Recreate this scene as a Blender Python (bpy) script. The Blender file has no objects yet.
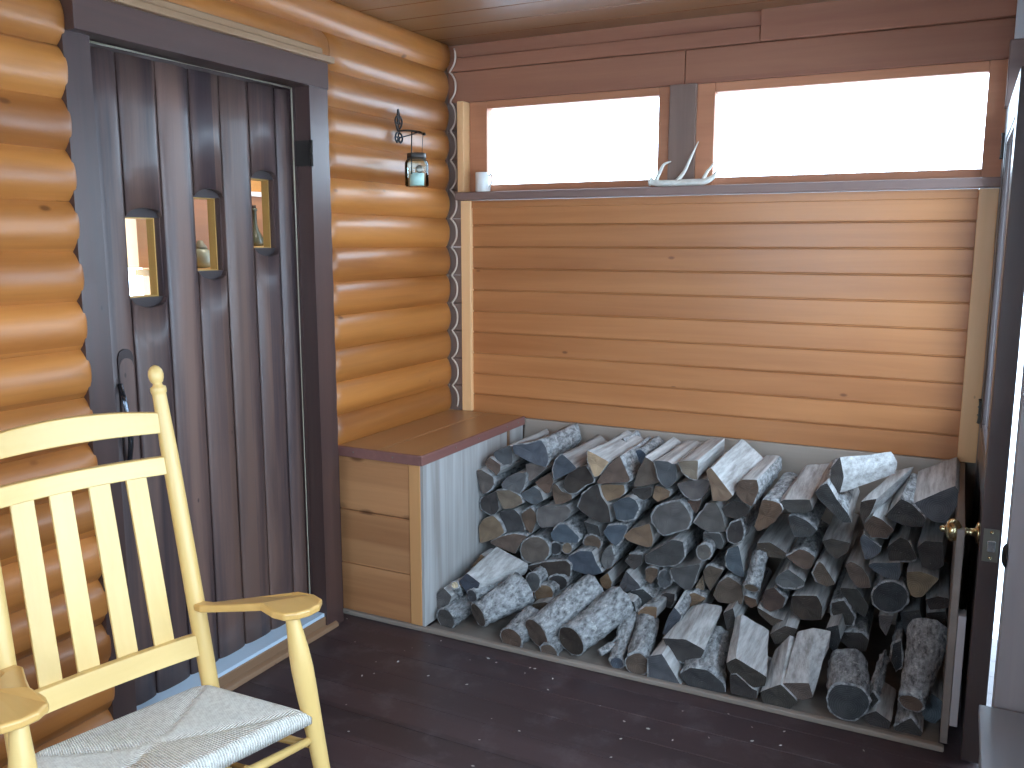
import bpy, bmesh, math, random
from mathutils import Vector, Matrix, noise
random.seed(7)
SC = bpy.context.scene
COL = SC.collection
PI = math.pi

# ------------------------------------------------------------------ camera
CAM = Vector((2.3439, -3.9225, 1.6165)); YAW, PITCH, ROLL, F = 0.4687, -0.1579, 0.0009, 883.1
fw = Vector((-math.sin(YAW)*math.cos(PITCH), math.cos(YAW)*math.cos(PITCH), math.sin(PITCH)))
rt0 = Vector((math.cos(YAW), math.sin(YAW), 0)); up0 = rt0.cross(fw)
rt = rt0*math.cos(ROLL) + up0*math.sin(ROLL); up = -rt0*math.sin(ROLL) + up0*math.cos(ROLL)
cd = bpy.data.cameras.new('camera'); cam = bpy.data.objects.new('camera', cd); COL.objects.link(cam)
cam.matrix_world = Matrix(((rt.x, up.x, -fw.x, CAM.x), (rt.y, up.y, -fw.y, CAM.y), (rt.z, up.z, -fw.z, CAM.z), (0, 0, 0, 1)))
cd.sensor_width = 36; cd.lens = F/1024*36; cd.clip_start = .02
SC.camera = cam

def at(px, py, ax, val):
    """measured point of the photograph on a plane of the room"""
    d = fw + rt*((px-512)/F) - up*((py-384)/F); i = 'xyz'.index(ax)
    return CAM + d*((val-CAM[i])/d[i])

# ------------------------------------------------------------------ materials
def newmat(name):
    m = bpy.data.materials.new(name); m.use_nodes = True
    nt = m.node_tree; b = nt.nodes['Principled BSDF']
    return m, nt, b
def nd(nt, t, **kw):
    n = nt.nodes.new(t)
    for k, v in kw.items():
        if k in n.inputs.keys(): n.inputs[k].default_value = v
        else: setattr(n, k, v)
    return n
def rgba(c): return (c[0], c[1], c[2], 1)
def mixc(nt, fac, a, b, mode='MIX'):
    n = nt.nodes.new('ShaderNodeMix'); n.data_type = 'RGBA'; n.blend_type = mode
    for s, v in ((n.inputs[0], fac), (n.inputs[6], a), (n.inputs[7], b)):
        if hasattr(v, 'is_output'): nt.links.new(v, s)
        elif isinstance(v, tuple): s.default_value = rgba(v)
        else: s.default_value = v
    return n.outputs[2]
def mth(nt, op, a, b=None, c=None):
    n = nt.nodes.new('ShaderNodeMath'); n.operation = op
    for s, v in zip(n.inputs, (a, b, c)):
        if v is None: continue
        if hasattr(v, 'is_output'): nt.links.new(v, s)
        else: s.default_value = v
    return n.outputs[0]
def ramp(nt, fac, stops):
    n = nt.nodes.new('ShaderNodeValToRGB'); e = n.color_ramp.elements
    while len(e) < len(stops): e.new(.5)
    for el, (p, c) in zip(e, stops): el.position = p; el.color = rgba(c) if len(c) == 3 else c
    nt.links.new(fac, n.inputs[0]); return n.outputs[0]

def wood(name, light, dark, grain='y', rough=.45, knots=0., board=None, gscale=1., bump=.15, coat=0., tintvar=.18, spec=.5, contrast=1., worn=None, nrm=None):
    """wood with long grain along one axis; board=(axis, width, offset) gives each board its own tone"""
    m, nt, b = newmat(name); L = nt.links.new
    tc = nd(nt, 'ShaderNodeTexCoord'); src = tc.outputs['Object']
    sep = nd(nt, 'ShaderNodeSeparateXYZ'); L(src, sep.inputs[0])
    if board:
        ix = mth(nt, 'FLOOR', mth(nt, 'DIVIDE', mth(nt, 'SUBTRACT', sep.outputs['xyz'.index(board[0])], board[2]), board[1]))
        wn = nd(nt, 'ShaderNodeTexWhiteNoise', noise_dimensions='1D'); L(ix, wn.inputs['W']); rnd = wn.outputs['Value']
    else:
        oi = nd(nt, 'ShaderNodeObjectInfo'); rnd = oi.outputs['Random']
    off = nd(nt, 'ShaderNodeCombineXYZ')
    r10 = mth(nt, 'MULTIPLY', rnd, 37.); 
    for i in range(3): L(r10, off.inputs[i])
    add = nd(nt, 'ShaderNodeVectorMath', operation='ADD'); L(src, add.inputs[0]); L(off.outputs[0], add.inputs[1])
    mp = nd(nt, 'ShaderNodeMapping'); L(add.outputs[0], mp.inputs[0])
    sc = [22*gscale]*3; sc['xyz'.index(grain)] = 1.1*gscale; mp.inputs['Scale'].default_value = sc
    n1 = nd(nt, 'ShaderNodeTexNoise', Scale=1., Detail=6., Roughness=.62, Distortion=.5); L(mp.outputs[0], n1.inputs['Vector'])
    mp2 = nd(nt, 'ShaderNodeMapping'); L(add.outputs[0], mp2.inputs[0])
    sc2 = [5*gscale]*3; sc2['xyz'.index(grain)] = .8*gscale; mp2.inputs['Scale'].default_value = sc2
    n2 = nd(nt, 'ShaderNodeTexNoise', Scale=1., Detail=3.); L(mp2.outputs[0], n2.inputs['Vector'])
    f = mth(nt, 'ADD', mth(nt, 'MULTIPLY', n1.outputs[0], .55), mth(nt, 'MULTIPLY', n2.outputs[0], .45))
    lo, hi = .5-.17/contrast, .5+.17/contrast
    col = ramp(nt, f, [(lo, dark), (hi, light)])
    v = mth(nt, 'ADD', mth(nt, 'MULTIPLY', rnd, 2*tintvar), 1-tintvar)
    cb = nd(nt, 'ShaderNodeCombineXYZ'); [L(v, cb.inputs[i]) for i in range(3)]
    col = mixc(nt, 1., col, cb.outputs[0], 'MULTIPLY')
    if knots:
        mp3 = nd(nt, 'ShaderNodeMapping'); L(add.outputs[0], mp3.inputs[0])
        sc3 = [1/.14]*3; sc3['xyz'.index(grain)] = 1/.30
        if nrm: sc3['xyz'.index(nrm)] = 0
        mp3.inputs['Scale'].default_value = sc3
        vo = nd(nt, 'ShaderNodeTexVoronoi', Scale=1., Randomness=1.); L(mp3.outputs[0], vo.inputs['Vector'])
        k = ramp(nt, vo.outputs['Distance'], [(.045*knots, (1, 1, 1)), (.10*knots, (0, 0, 0))])
        col = mixc(nt, mth(nt, 'MULTIPLY', k, .75), col, (dark[0]*.32, dark[1]*.25, dark[2]*.25))
    if worn:
        n4 = nd(nt, 'ShaderNodeTexNoise', Scale=worn[1], Detail=5., Roughness=.7); L(src, n4.inputs['Vector'])
        col = mixc(nt, ramp(nt, n4.outputs[0], [(.52, (0, 0, 0)), (.72, (.7, .7, .7))]), col, worn[0])
    L(col, b.inputs['Base Color'])
    rr = mth(nt, 'ADD', mth(nt, 'MULTIPLY', n1.outputs[0], .18), rough-.09); L(rr, b.inputs['Roughness'])
    b.inputs['Specular IOR Level'].default_value = spec
    if coat: b.inputs['Coat Weight'].default_value = coat; b.inputs['Coat Roughness'].default_value = .22
    bp = nd(nt, 'ShaderNodeBump', Strength=bump, Distance=.004); L(n1.outputs[0], bp.inputs['Height']); L(bp.outputs[0], b.inputs['Normal'])
    return m
def plain(name, c, rough=.5, metal=0., spec=.5, bump=0., bscale=60.):
    m, nt, b = newmat(name)
    b.inputs['Base Color'].default_value = rgba(c); b.inputs['Roughness'].default_value = rough
    b.inputs['Metallic'].default_value = metal; b.inputs['Specular IOR Level'].default_value = spec
    if bump:
        tc = nd(nt, 'ShaderNodeTexCoord'); n = nd(nt, 'ShaderNodeTexNoise', Scale=bscale, Detail=4.); nt.links.new(tc.outputs['Object'], n.inputs['Vector'])
        bp = nd(nt, 'ShaderNodeBump', Strength=bump, Distance=.005); nt.links.new(n.outputs[0], bp.inputs['Height']); nt.links.new(bp.outputs[0], b.inputs['Normal'])
        col = mixc(nt, n.outputs[0], tuple(x*.75 for x in c), tuple(min(1, x*1.2) for x in c)); nt.links.new(col, b.inputs['Base Color'])
    return m
def glass(name, tint=(1, 1, 1), refl=.08):
    m, nt, b = newmat(name); nt.nodes.remove(b); out = nt.nodes['Material Output']
    t = nd(nt, 'ShaderNodeBsdfTransparent'); t.inputs[0].default_value = rgba(tint)
    g = nd(nt, 'ShaderNodeBsdfGlossy'); g.inputs['Roughness'].default_value = .02
    fr = nd(nt, 'ShaderNodeLayerWeight', Blend=refl); mx = nd(nt, 'ShaderNodeMixShader')
    nt.links.new(fr.outputs['Fresnel'], mx.inputs[0]); nt.links.new(t.outputs[0], mx.inputs[1]); nt.links.new(g.outputs[0], mx.inputs[2]); nt.links.new(mx.outputs[0], out.inputs[0])
    return m

M = {}
M['log'] = wood('varnished_log', (0.53, 0.2, 0.043), (0.27, 0.088, 0.019), 'y', .44, .75, ('z', .142, 2.4504), .40, .15, .2, .15, nrm='x', contrast=1.25)
M['panel'] = wood('panel_board', (0.52, 0.215, 0.074), (0.38, 0.138, 0.043), 'x', .42, .62, ('z', .1067, 1.7084), .6, .12, .25, .10, nrm='y', contrast=1.25)
M['trim'] = wood('pale_trim', (0.88, 0.53, 0.26), (0.77, 0.42, 0.185), 'z', .42, .35, None, .6, .1, .2, .05, nrm='y')
M['beam'] = wood('old_beam', (0.41, 0.175, 0.098), (0.28, 0.108, 0.062), 'x', .55, .5, ('z', .126, 2.448), .7, .25, 0, .12)
M['wframe'] = wood('window_frame_wood', (0.52, 0.225, 0.115), (0.4, 0.155, 0.075), 'x', .5, 0, None, .8, .12)
M['post'] = wood('grey_post', (0.31, 0.2, 0.155), (0.2, 0.125, 0.095), 'z', .6, .5, None, .7, .25)
M['shelf'] = wood('shelf_wood', (0.3, 0.195, 0.165), (0.2, 0.125, 0.105), 'x', .5, .5, None, .7, .2)
M['ceil'] = wood('ceiling_board', (0.27, 0.12, 0.048), (0.17, 0.073, 0.03), 'x', .33, .5, ('y', .20, .02), .6, .1, .4, .14)
M['floor'] = wood('dark_floor_paint', (0.056, 0.032, 0.034), (0.032, 0.02, 0.023), 'x', .42, 0, ('y', .145, .0), .5, .2, 0, .2, worn=((.10, .075, .08), 7.))
M['door'] = wood('dark_stained_door', (0.15, 0.086, 0.068), (0.047, 0.031, 0.034), 'z', .42, .35, ('y', .1245, -2.045), .55, .35, .1, .16, contrast=1.9)
M['jamb'] = wood('dark_stained_jamb', (0.085, 0.043, 0.036), (0.042, 0.024, 0.023), 'z', .36, .3, None, .5, .25, .15)
M['head'] = wood('dark_stained_head', (0.1, 0.045, 0.033), (0.055, 0.027, 0.022), 'y', .4, .3, None, .5, .25, .1)
M['sill'] = wood('brown_sill', (0.27, 0.155, 0.085), (0.18, 0.095, 0.055), 'y', .5, .3, None, .5, .2)
M['ledge'] = wood('ledge_wood', (.30, .17, .085), (.2, .105, .05), 'y', .5, 0, None, .8, .2)
M['lid'] = wood('bench_lid_board', (0.45, 0.235, 0.1), (0.35, 0.17, 0.07), 'y', .38, .2, ('x', .21, .0), .7, .12, .2, .08)
M['lidedge'] = wood('bench_lid_edge', (0.26, 0.115, 0.095), (0.18, 0.075, 0.064), 'y', .5, 0, None, .8, .2)
M['bench'] = wood('bench_front_board', (0.53, 0.252, 0.108), (0.34, 0.138, 0.054), 'x', .5, 1.6, ('z', .225, .02), .55, .12, .05, .12, nrm='y', contrast=1.4)
M['benchpost'] = wood('bench_corner_post', (0.64, 0.335, 0.135), (0.5, 0.235, 0.09), 'z', .5, .5, None, .6, .1)
M['greyply'] = wood('weathered_grey_board', (0.47, 0.46, 0.455), (0.29, 0.265, 0.25), 'z', .7, 0, None, .8, .35, 0, .04, contrast=1.7)
M['greyplank'] = wood('weathered_grey_plank', (0.36, 0.295, 0.245), (0.25, 0.2, 0.165), 'x', .7, .2, None, .5, .3)
M['binside'] = wood('bin_side_board', (0.22, 0.175, 0.15), (0.14, 0.11, 0.095), 'y', .65, .2, None, .6, .2)
M['ash'] = wood('pale_ash', (0.76, 0.52, 0.205), (0.67, 0.43, 0.145), 'z', .36, 0, None, .9, .08, .15, .03)
M['ashy'] = wood('pale_ash_rail', (0.76, 0.52, 0.205), (0.67, 0.43, 0.145), 'y', .36, 0, None, .7, .08, .15, .03)
M['ashx'] = wood('pale_ash_arm', (0.7, 0.42, 0.14), (0.58, 0.32, 0.09), 'x', .33, 0, None, .9, .08, .25, .03)
M['door2'] = wood('outer_door_stain', (.075, .05, .045), (.04, .028, .028), 'z', .32, 0, None, .5, .15, .2)
M['wallr'] = wood('right_wall_board', (0.38, 0.345, 0.35), (0.29, 0.26, 0.265), 'z', .55, .3, ('y', .15, 0), .6, .2)
M['glass'] = glass('clear_glass')
M['jarglass'] = glass('jar_glass', (.86, .96, .96), .22)
M['iron'] = plain('black_iron', (.03, .026, .026), .45, .7, .5, .3)
M['hinge'] = plain('dark_hinge', (.06, .05, .045), .45, .7)
M['brass'] = plain('worn_brass', (.56, .46, .26), .24, 1.)
M['steel'] = plain('latch_plate', (.22, .205, .17), .4, .9)
M['blued'] = plain('blued_steel', (.12, .13, .15), .25, .9)
M['sillsheen'] = plain('pale_sill_sky_sheen', (.60, .74, .88), .25, .1)  # pale sill top with the sky's blue reflection painted in
M['weather'] = plain('cream_weatherstrip', (.66, .60, .46), .6)
M['caulk'] = plain('cream_caulk', (.62, .50, .40), .7)
M['bone'] = plain('antler_bone', (.86, .82, .74), .5, 0, .4, .25, 40)
M['mug'] = plain('white_glaze', (.80, .78, .74), .2)
M['dark'] = plain('recess_shade', (.035, .022, .022), .6)  # painted shade for the arch cuts and the grip slot
M['rubber'] = plain('black_rubber', (.016, .018, .02), .5, 0, .4, .3, 120)
M['interior'] = wood('interior_board', (.62, .33, .10), (.48, .22, .06), 'y', .45, .3, ('z', .16, 1.43), .6, .1, .1, .1)
M['interiorx'] = wood('interior_brown_board', (.40, .20, .10), (.30, .14, .07), 'y', .5, .3, ('z', .16, 1.43), .6, .1, .1, .1)
M['lining'] = wood('opening_lining', (.66, .40, .12), (.56, .31, .09), 'z', .45)
M['snow'] = plain('snow', (.85, .88, .92), .8)
M['wax'] = plain('pale_green_wax', (.62, .74, .66), .5)

# ------------------------------------------------------------------ mesh helpers
def link(name, me, mats, parent=None, loc=None):
    o = bpy.data.objects.new(name, me); COL.objects.link(o)
    for m in (mats if isinstance(mats, (list, tuple)) else [mats]): me.materials.append(M[m] if isinstance(m, str) else m)
    if loc is not None: o.location = loc
    if parent: o.parent = parent
    return o
def done(name, bm, mats, parent=None, smooth=False, bevel=0, loc=None, seg=2):
    bmesh.ops.recalc_face_normals(bm, faces=bm.faces)
    me = bpy.data.meshes.new(name); bm.to_mesh(me); bm.free()
    if smooth:
        for p in me.polygons: p.use_smooth = True
    o = link(name, me, mats, parent, loc)
    if bevel:
        md = o.modifiers.new('edge', 'BEVEL'); md.width = bevel; md.segments = seg; md.limit_method = 'ANGLE'; md.angle_limit = math.radians(40)
    return o
def box(bm, x0, x1, y0, y1, z0, z1, mi=0):
    vs = [bm.verts.new((x, y, z)) for x in (x0, x1) for y in (y0, y1) for z in (z0, z1)]
    for f in ((0, 1, 3, 2), (4, 6, 7, 5), (0, 4, 5, 1), (2, 3, 7, 6), (0, 2, 6, 4), (1, 5, 7, 3)):
        fc = bm.faces.new([vs[i] for i in f]); fc.material_index = mi
def prism(bm, poly, d, mi=0):
    """extrude a closed list of 3-D points along vector d"""
    d = Vector(d); a = [bm.verts.new(p) for p in poly]; b = [bm.verts.new(Vector(p)+d) for p in poly]; n = len(a)
    fs = [bm.faces.new(a), bm.faces.new(b[::-1])]
    for i in range(n): fs.append(bm.faces.new((a[i], a[(i+1) % n], b[(i+1) % n], b[i])))
    for f in fs: f.material_index = mi
def frame_of(d):
    d = d.normalized(); a = Vector((0, 0, 1)) if abs(d.z) < .9 else Vector((1, 0, 0))
    u = d.cross(a).normalized(); return u, u.cross(d).normalized()
def tube(bm, pts, rad, seg=12, mi=0, cap=True, flat=None):
    pts = [Vector(p) for p in pts]; n = len(pts)
    rad = rad if isinstance(rad, (list, tuple)) else [rad]*n
    rings = []; u = None
    for i, p in enumerate(pts):
        d = (pts[min(i+1, n-1)]-pts[max(i-1, 0)]).normalized()
        if u is None: u, v = frame_of(d)
        else: u = (u - d*u.dot(d)).normalized(); v = d.cross(u)
        rings.append([bm.verts.new(p + u*rad[i]*math.cos(2*PI*k/seg) + v*rad[i]*(flat or 1)*math.sin(2*PI*k/seg)) for k in range(seg)])
    for i in range(n-1):
        for k in range(seg):
            f = bm.faces.new((rings[i][k], rings[i][(k+1) % seg], rings[i+1][(k+1) % seg], rings[i+1][k])); f.material_index = mi; f.smooth = True
    if cap:
        for r_ in (rings[0][::-1], rings[-1]): bm.faces.new(r_).material_index = mi
def lathe(bm, prof, origin, axis=(0, 0, 1), seg=24, mi=0):
    """prof = (radius, height) pairs along an axis"""
    ax = Vector(axis).normalized(); o = Vector(origin); u, v = frame_of(ax)
    R_ = [[bm.verts.new(o+ax*h+(u*math.cos(2*PI*k/seg)+v*math.sin(2*PI*k/seg))*max(r_, 1e-4)) for k in range(seg)] for r_, h in prof]
    for i in range(len(R_)-1):
        for k in range(seg):
            f = bm.faces.new((R_[i][k], R_[i][(k+1) % seg], R_[i+1][(k+1) % seg], R_[i+1][k])); f.material_index = mi; f.smooth = True
    for r_ in (R_[0][::-1], R_[-1]): bm.faces.new(r_).material_index = mi
def tag(o, label, cat, group=None):
    o['label'] = label; o['category'] = cat
    if group: o['group'] = group
    return o
def thing(name, label, cat, loc=(0, 0, 0), rz=0, group=None):
    o = bpy.data.objects.new(name, None); COL.objects.link(o); o.location = loc; o.rotation_euler = (0, 0, rz); o.empty_display_size = .1
    return tag(o, label, cat, group)
def struct(name, bm, mats, parent=None, **kw):
    o = done(name, bm, mats, parent, **kw)
    if parent is None: o['kind'] = 'structure'
    return o
def bezier(p, n=12):
    """smooth curve through points"""
    p = [Vector(q) for q in p]; out = []
    for i in range(len(p)-1):
        a, b, c, d = p[max(i-1, 0)], p[i], p[i+1], p[min(i+2, len(p)-1)]
        for k in range(n):
            t = k/n; out.append(.5*((2*b)+(c-a)*t+(2*a-5*b+4*c-d)*t*t+(3*b-a-3*c+d)*t**3))
    return out+[p[-1]]

# ------------------------------------------------------------------ room shell
CEIL = 2.575; C0 = .142; LZ = 2.4504; YR = -5.1; XR = 2.75
bm = bmesh.new()                                                     # painted floor boards
y = YR
while y < .05:
    box(bm, -.16, XR+.05, y+.0005, min(y+.1445, .06), -.06, 0); y += .145
struct('floor', bm, 'floor', bevel=.0008)
bm = bmesh.new(); y = .06
while y > YR-.05:
    box(bm, -.1, XR+.1, y-.194, y, CEIL, CEIL+.03); box(bm, -.1, XR+.1, y-.2, y-.194, CEIL+.012, CEIL+.03); y -= .2
struct('ceiling', bm, 'ceil', bevel=.002)
bm = bmesh.new(); box(bm, -.3, XR+.4, YR-.2, .3, CEIL+.04, CEIL+.1); struct('roof', bm, 'beam')

def log_course(bm, y0, y1, z0, z1, bulge=.035, end0=False, end1=False, tint=0):
    """one rounded half-log from y0 to y1; its ends may be rounded over"""
    ns, n = 12, max(2, int((y1-y0)/.09))
    ts = [i/n for i in range(n+1)]
    ys = sorted(set([y0+(y1-y0)*t for t in ts] + ([y0+.008, y0+.02, y0+.045] if end0 else []) + ([y1-.008, y1-.02, y1-.045] if end1 else [])))
    rows = []
    for yy in ys:
        k = 1
        if end0: k = min(k, math.sqrt(max(0, min(1, (yy-y0)/.05*(2-(yy-y0)/.05)))) if yy-y0 < .05 else 1)
        if end1: k = min(k, math.sqrt(max(0, min(1, (y1-yy)/.05*(2-(y1-yy)/.05)))) if y1-yy < .05 else 1)
        row = []
        for s in range(ns+1):
            t = s/ns; sh = 1-abs(2*t-1)**2.6
            w = noise.noise((yy*2.2, z0*7+t, 3.1))*.004
            row.append(bm.verts.new((bulge*sh*(.62+.38*k)+w*sh-.004, yy, z0+(z1-z0)*t+.0015*noise.noise((yy*3, z0*9, 1)))))
        rows.append(row)
    for i in range(len(rows)-1):
        for s in range(ns):
            f = bm.faces.new((rows[i][s], rows[i+1][s], rows[i+1][s+1], rows[i][s+1])); f.smooth = True
    for r_ in (rows[0], rows[-1]):
        b0 = bm.verts.new((-.06, r_[0].co.y, z0)); b1 = bm.verts.new((-.06, r_[0].co.y, z1)); bm.faces.new([b0]+r_+[b1])

YLE = at(67, 60, 'x', .02).y+.004; YJ, YJL = -.965, -2.125                                               # outer edges of the plank door's casing
bm = bmesh.new()
k = 0; z = LZ
while z > -.02:                                                       # right of the door, to the corner
    if .75 < z < 2.36: log_course(bm, YJ-.06, -.028, max(z-C0, 0), z, end1=True)
    z -= C0
log_course(bm, -.965, -.028, LZ-C0, LZ, end1=True); log_course(bm, YR, -.970, LZ-C0, LZ)
log_course(bm, YR, -.028, LZ, LZ+C0)
z = 2.1721+.1363; C2 = .1453; log_course(bm, YR, YLE, 2.1721, LZ-C0, end1=True); z = 2.1721
while z > 0.02:
    log_course(bm, YR, YLE, max(z-C2, 0), z, end1=True); z -= C2
box(bm, -.12, -.05, YR, YJL, 0, CEIL+.03); box(bm, -.12, -.05, YJ, .06, 0, CEIL+.03); box(bm, -.12, -.05, YJL, YJ, 2.26, CEIL+.03)
struct('wall_left', bm, 'log')

bm = bmesh.new(); box(bm, -.12, -.004, -.02, .14, 0, 2.6); struct('trim_22', bm, 'post')
# wavy cream bead where the logs are scribed into the corner
bm = bmesh.new(); pts = []
z = CEIL-.02
while z > .77:
    t = ((LZ-z)/C0) % 1; pts.append((.018+.036*(1-abs(2*t-1)**2.5), -.018, z)); z -= .012
tube(bm, pts, .0048, 6); struct('trim_1', bm, 'caulk')

# back wall: timbers above, post and windows, boarded panel below
bm = bmesh.new()
box(bm, 0, 2.6, .02, .14, 2.449, 2.60); box(bm, 0, 1.519, .006, .1, 2.515, 2.60)
box(bm, 0, 1.199, 0, .1, 2.302, 2.447); box(bm, 1.203, 2.6, 0, .1, 2.302, 2.447); box(bm, 0, 2.6, .02, .14, 2.303, 2.449)
box(bm, 1.521, 2.6, -.016, .1, 2.4495, 2.60); box(bm, 0, 1.519, -.007, .1, 2.4495, 2.513)
struct('wall_back', bm, 'beam', bevel=.004)
bm = bmesh.new(); zz = LZ
while zz > .1:                                                        # weathered log ends of the back wall beside the panel
    if zz < 2.36: box(bm, -.02, .09, 0.0, .05, max(zz-C0, 0)+.001, zz-.001)
    zz -= C0
struct('trim_2', bm, 'post', bevel=.006)
bm = bmesh.new(); box(bm, 1.136, 1.256, -.006, .09, 1.866, 2.305); struct('trim_3', bm, 'post', bevel=.004)

def window(n, fx0, fx1, gx0, gx1, fz1, gz0, gz1):
    bm = bmesh.new(); y0, y1 = .012, .07
    box(bm, fx0, gx0, y0, y1, 1.862, fz1); box(bm, gx1, fx1, y0, y1, 1.862, fz1)
    box(bm, gx0, gx1, y0, y1, gz1, fz1); box(bm, gx0, gx1, y0+.004, y1, 1.862, gz0)
    w = struct('window_%d' % n, bm, 'wframe', bevel=.003)
    bm = bmesh.new(); box(bm, gx0-.01, gx1+.01, .046, .05, gz0-.01, gz1+.01); done('pane', bm, 'glass', w)
    return w
window(1, .115, 1.136, .212, 1.083, 2.302, 1.903, 2.266)
window(2, 1.256, 2.46, 1.335, 2.380, 2.302, 1.903, 2.262)

bm = bmesh.new(); pb = .1067                                          # tongue and groove boards
for k in range(-1, 10):
    z1 = 1.7084-(k-1)*pb if k > 0 else (1.7084+pb if k == 0 else 1.7084+2*pb)
    z1 = 1.7084-k*pb; z1 = min(z1, 1.822); z0 = max(1.7084-(k+1)*pb, .75)
    if z1-z0 > .01:
        box(bm, .085, 2.44, 0.0, .045, z0, z1-.007); box(bm, .085, 2.44, .007, .045, z1-.007, z1)
struct('wall_back.001', bm, 'panel', bevel=.0025)
bm = bmesh.new(); box(bm, -.02, 2.52, .012, .12, 0, .749); struct('wall_back.002', bm, 'greyplank')
bm = bmesh.new(); box(bm, .080, .135, -.022, .03, .762, 1.826); struct('trim_4', bm, 'trim', bevel=.003)
bm = bmesh.new(); box(bm, .076, .112, -.045, .05, 1.867, 2.302); struct('trim_5', bm, 'trim', bevel=.003)
bm = bmesh.new(); box(bm, 2.378, 2.446, -.022, .02, .75, 1.826); struct('trim_6', bm, 'trim', bevel=.003)
bm = bmesh.new(); box(bm, .135, 2.378, -.010, .02, 1.79, 1.826); struct('trim_7', bm, 'panel', bevel=.003)
bm = bmesh.new(); box(bm, .068, 2.452, -.06, .05, 1.828, 1.866); struct('trim_8', bm, 'shelf', bevel=.004)

# right wall beside and behind the camera, with its row of windows; front wall
bm = bmesh.new()
W = [(-2.95, -1.55), (-4.75, -3.15)]; WZ = .62
box(bm, XR, XR+.1, YR, -1.1, 0, WZ); box(bm, XR, XR+.1, YR, -1.1, 2.2, CEIL+.03)
ys = [YR, -4.75, -3.15, -2.95, -1.55, -1.1]
for a, b in ((0, 1), (2, 3), (4, 5)): box(bm, XR, XR+.1, ys[a], ys[b], WZ, 2.2)
box(bm, 2.53, 2.63, -1.008, .12, 2.16, CEIL+.03)
struct('wall_right', bm, 'wallr')
n = 3
for a, b in W:
    bm = bmesh.new()
    for q in ((a, a+.05, WZ, 2.2), (b-.05, b, WZ, 2.2), ((a+b)/2-.025, (a+b)/2+.025, WZ, 2.2), (a, b, WZ, WZ+.05), (a, b, 2.15, 2.2)): box(bm, XR+.02, XR+.08, *q)
    w = struct('window_%d' % n, bm, 'wframe'); bm = bmesh.new(); box(bm, XR+.048, XR+.052, a+.03, b-.03, WZ+.03, 2.17); done('pane', bm, 'glass', w); n += 1
bm = bmesh.new(); FX = (.3, 1.9); FZ = (1.0, 2.25)
box(bm, -.1, FX[0], YR-.1, YR, 0, CEIL+.03); box(bm, FX[1], XR+.1, YR-.1, YR, 0, CEIL+.03)
box(bm, FX[0], FX[1], YR-.1, YR, 0, FZ[0]); box(bm, FX[0], FX[1], YR-.1, YR, FZ[1], CEIL+.03)
struct('wall_front', bm, 'wallr')
bm = bmesh.new()
for q in ((FX[0], FX[0]+.05, *FZ), (FX[1]-.05, FX[1], *FZ), (1.08, 1.12, *FZ), (FX[0], FX[1], FZ[0], FZ[0]+.05), (FX[0], FX[1], FZ[1]-.05, FZ[1])): box(bm, q[0], q[1], YR-.08, YR-.02, q[2], q[3])
w = struct('window_5', bm, 'wframe'); bm = bmesh.new(); box(bm, FX[0]+.03, FX[1]-.03, YR-.052, YR-.048, FZ[0]+.03, FZ[1]-.03); done('pane', bm, 'glass', w)

# ------------------------------------------------------------------ plank door in the log wall
XD = -.055
ed = [at(91, 42, 'x', XD).y, at(111, 47, 'x', XD).y, at(150.5, 56, 'x', XD).y, at(184, 65, 'x', XD).y, at(214.5, 72, 'x', XD).y, at(244, 80, 'x', XD).y, at(270.5, 87, 'x', XD).y, at(289, 92, 'x', XD).y]
ZT, ZB = 2.198, .072
ed[0] -= .03
def zpx(u, v, yy): return at(u, v, 'y', yy).z
mid = lambda i: (ed[i]+ed[i+1])/2
def hole_z(i, ut, vt, ub, vb): return (at(ub, vb, 'x', XD+.01).z, at(ut, vt, 'x', XD+.01).z)
H = {1: hole_z(1, 140, 217, 143, 298), 3: hole_z(3, 204, 197, 207, 271), 5: hole_z(5, 260, 178, 261, 248)}
xg = XD+.027
GRIP = (at(128, 470, 'x', xg).z, at(125, 349, 'x', xg).z)
def plank(bm, y0, y1, z0, z1, a0=0, a1=0, bulge=.009):
    """one door plank; a0/a1 = rise of the arch cut into its lower and upper end"""
    g = .003; n = 14; prof = []
    for q in range(n+1):
        t_ = q/n; prof.append((XD+.014+bulge*(1-abs(2*t_-1)**3.5), y0+g+(y1-y0-2*g)*t_, math.sqrt(max(0, 1-(2*t_-1)**2))))
    nz = max(2, int((z1-z0)/.15)); rows = []
    for layer in (0, 1):
        R2 = []
        for j in range(nz+1):
            row = []
            for x, yy, ar in prof:
                za, zb = z0+a0*ar, z1-a1*ar; zz = za+(zb-za)*j/nz
                row.append(bm.verts.new((x+.002*noise.noise((yy*9, zz*2, 5)) if layer == 0 else XD-.006, yy+.0015*noise.noise((y0*7, zz*3, 1)), zz)))
            R2.append(row)
        rows.append(R2)
    for j in range(nz):
        for q in range(n):
            f = bm.faces.new((rows[0][j][q], rows[0][j][q+1], rows[0][j+1][q+1], rows[0][j+1][q])); f.smooth = True
            bm.faces.new((rows[1][j][q], rows[1][j+1][q], rows[1][j+1][q+1], rows[1][j][q+1]))
        for q in (0, n): bm.faces.new((rows[0][j][q], rows[0][j+1][q], rows[1][j+1][q], rows[1][j][q]))
    for j in (0, nz):
        for q in range(n): bm.faces.new((rows[0][j][q], rows[0][j][q+1], rows[1][j][q+1], rows[1][j][q]))
bm = bmesh.new()
for i in range(7):
    if i in H: plank(bm, ed[i], ed[i+1], ZB, H[i][0]-.002, 0, .03); plank(bm, ed[i], ed[i+1], H[i][1]+.002, ZT, .028, 0)
    else: plank(bm, ed[i], ed[i+1], ZB, ZT)
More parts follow.
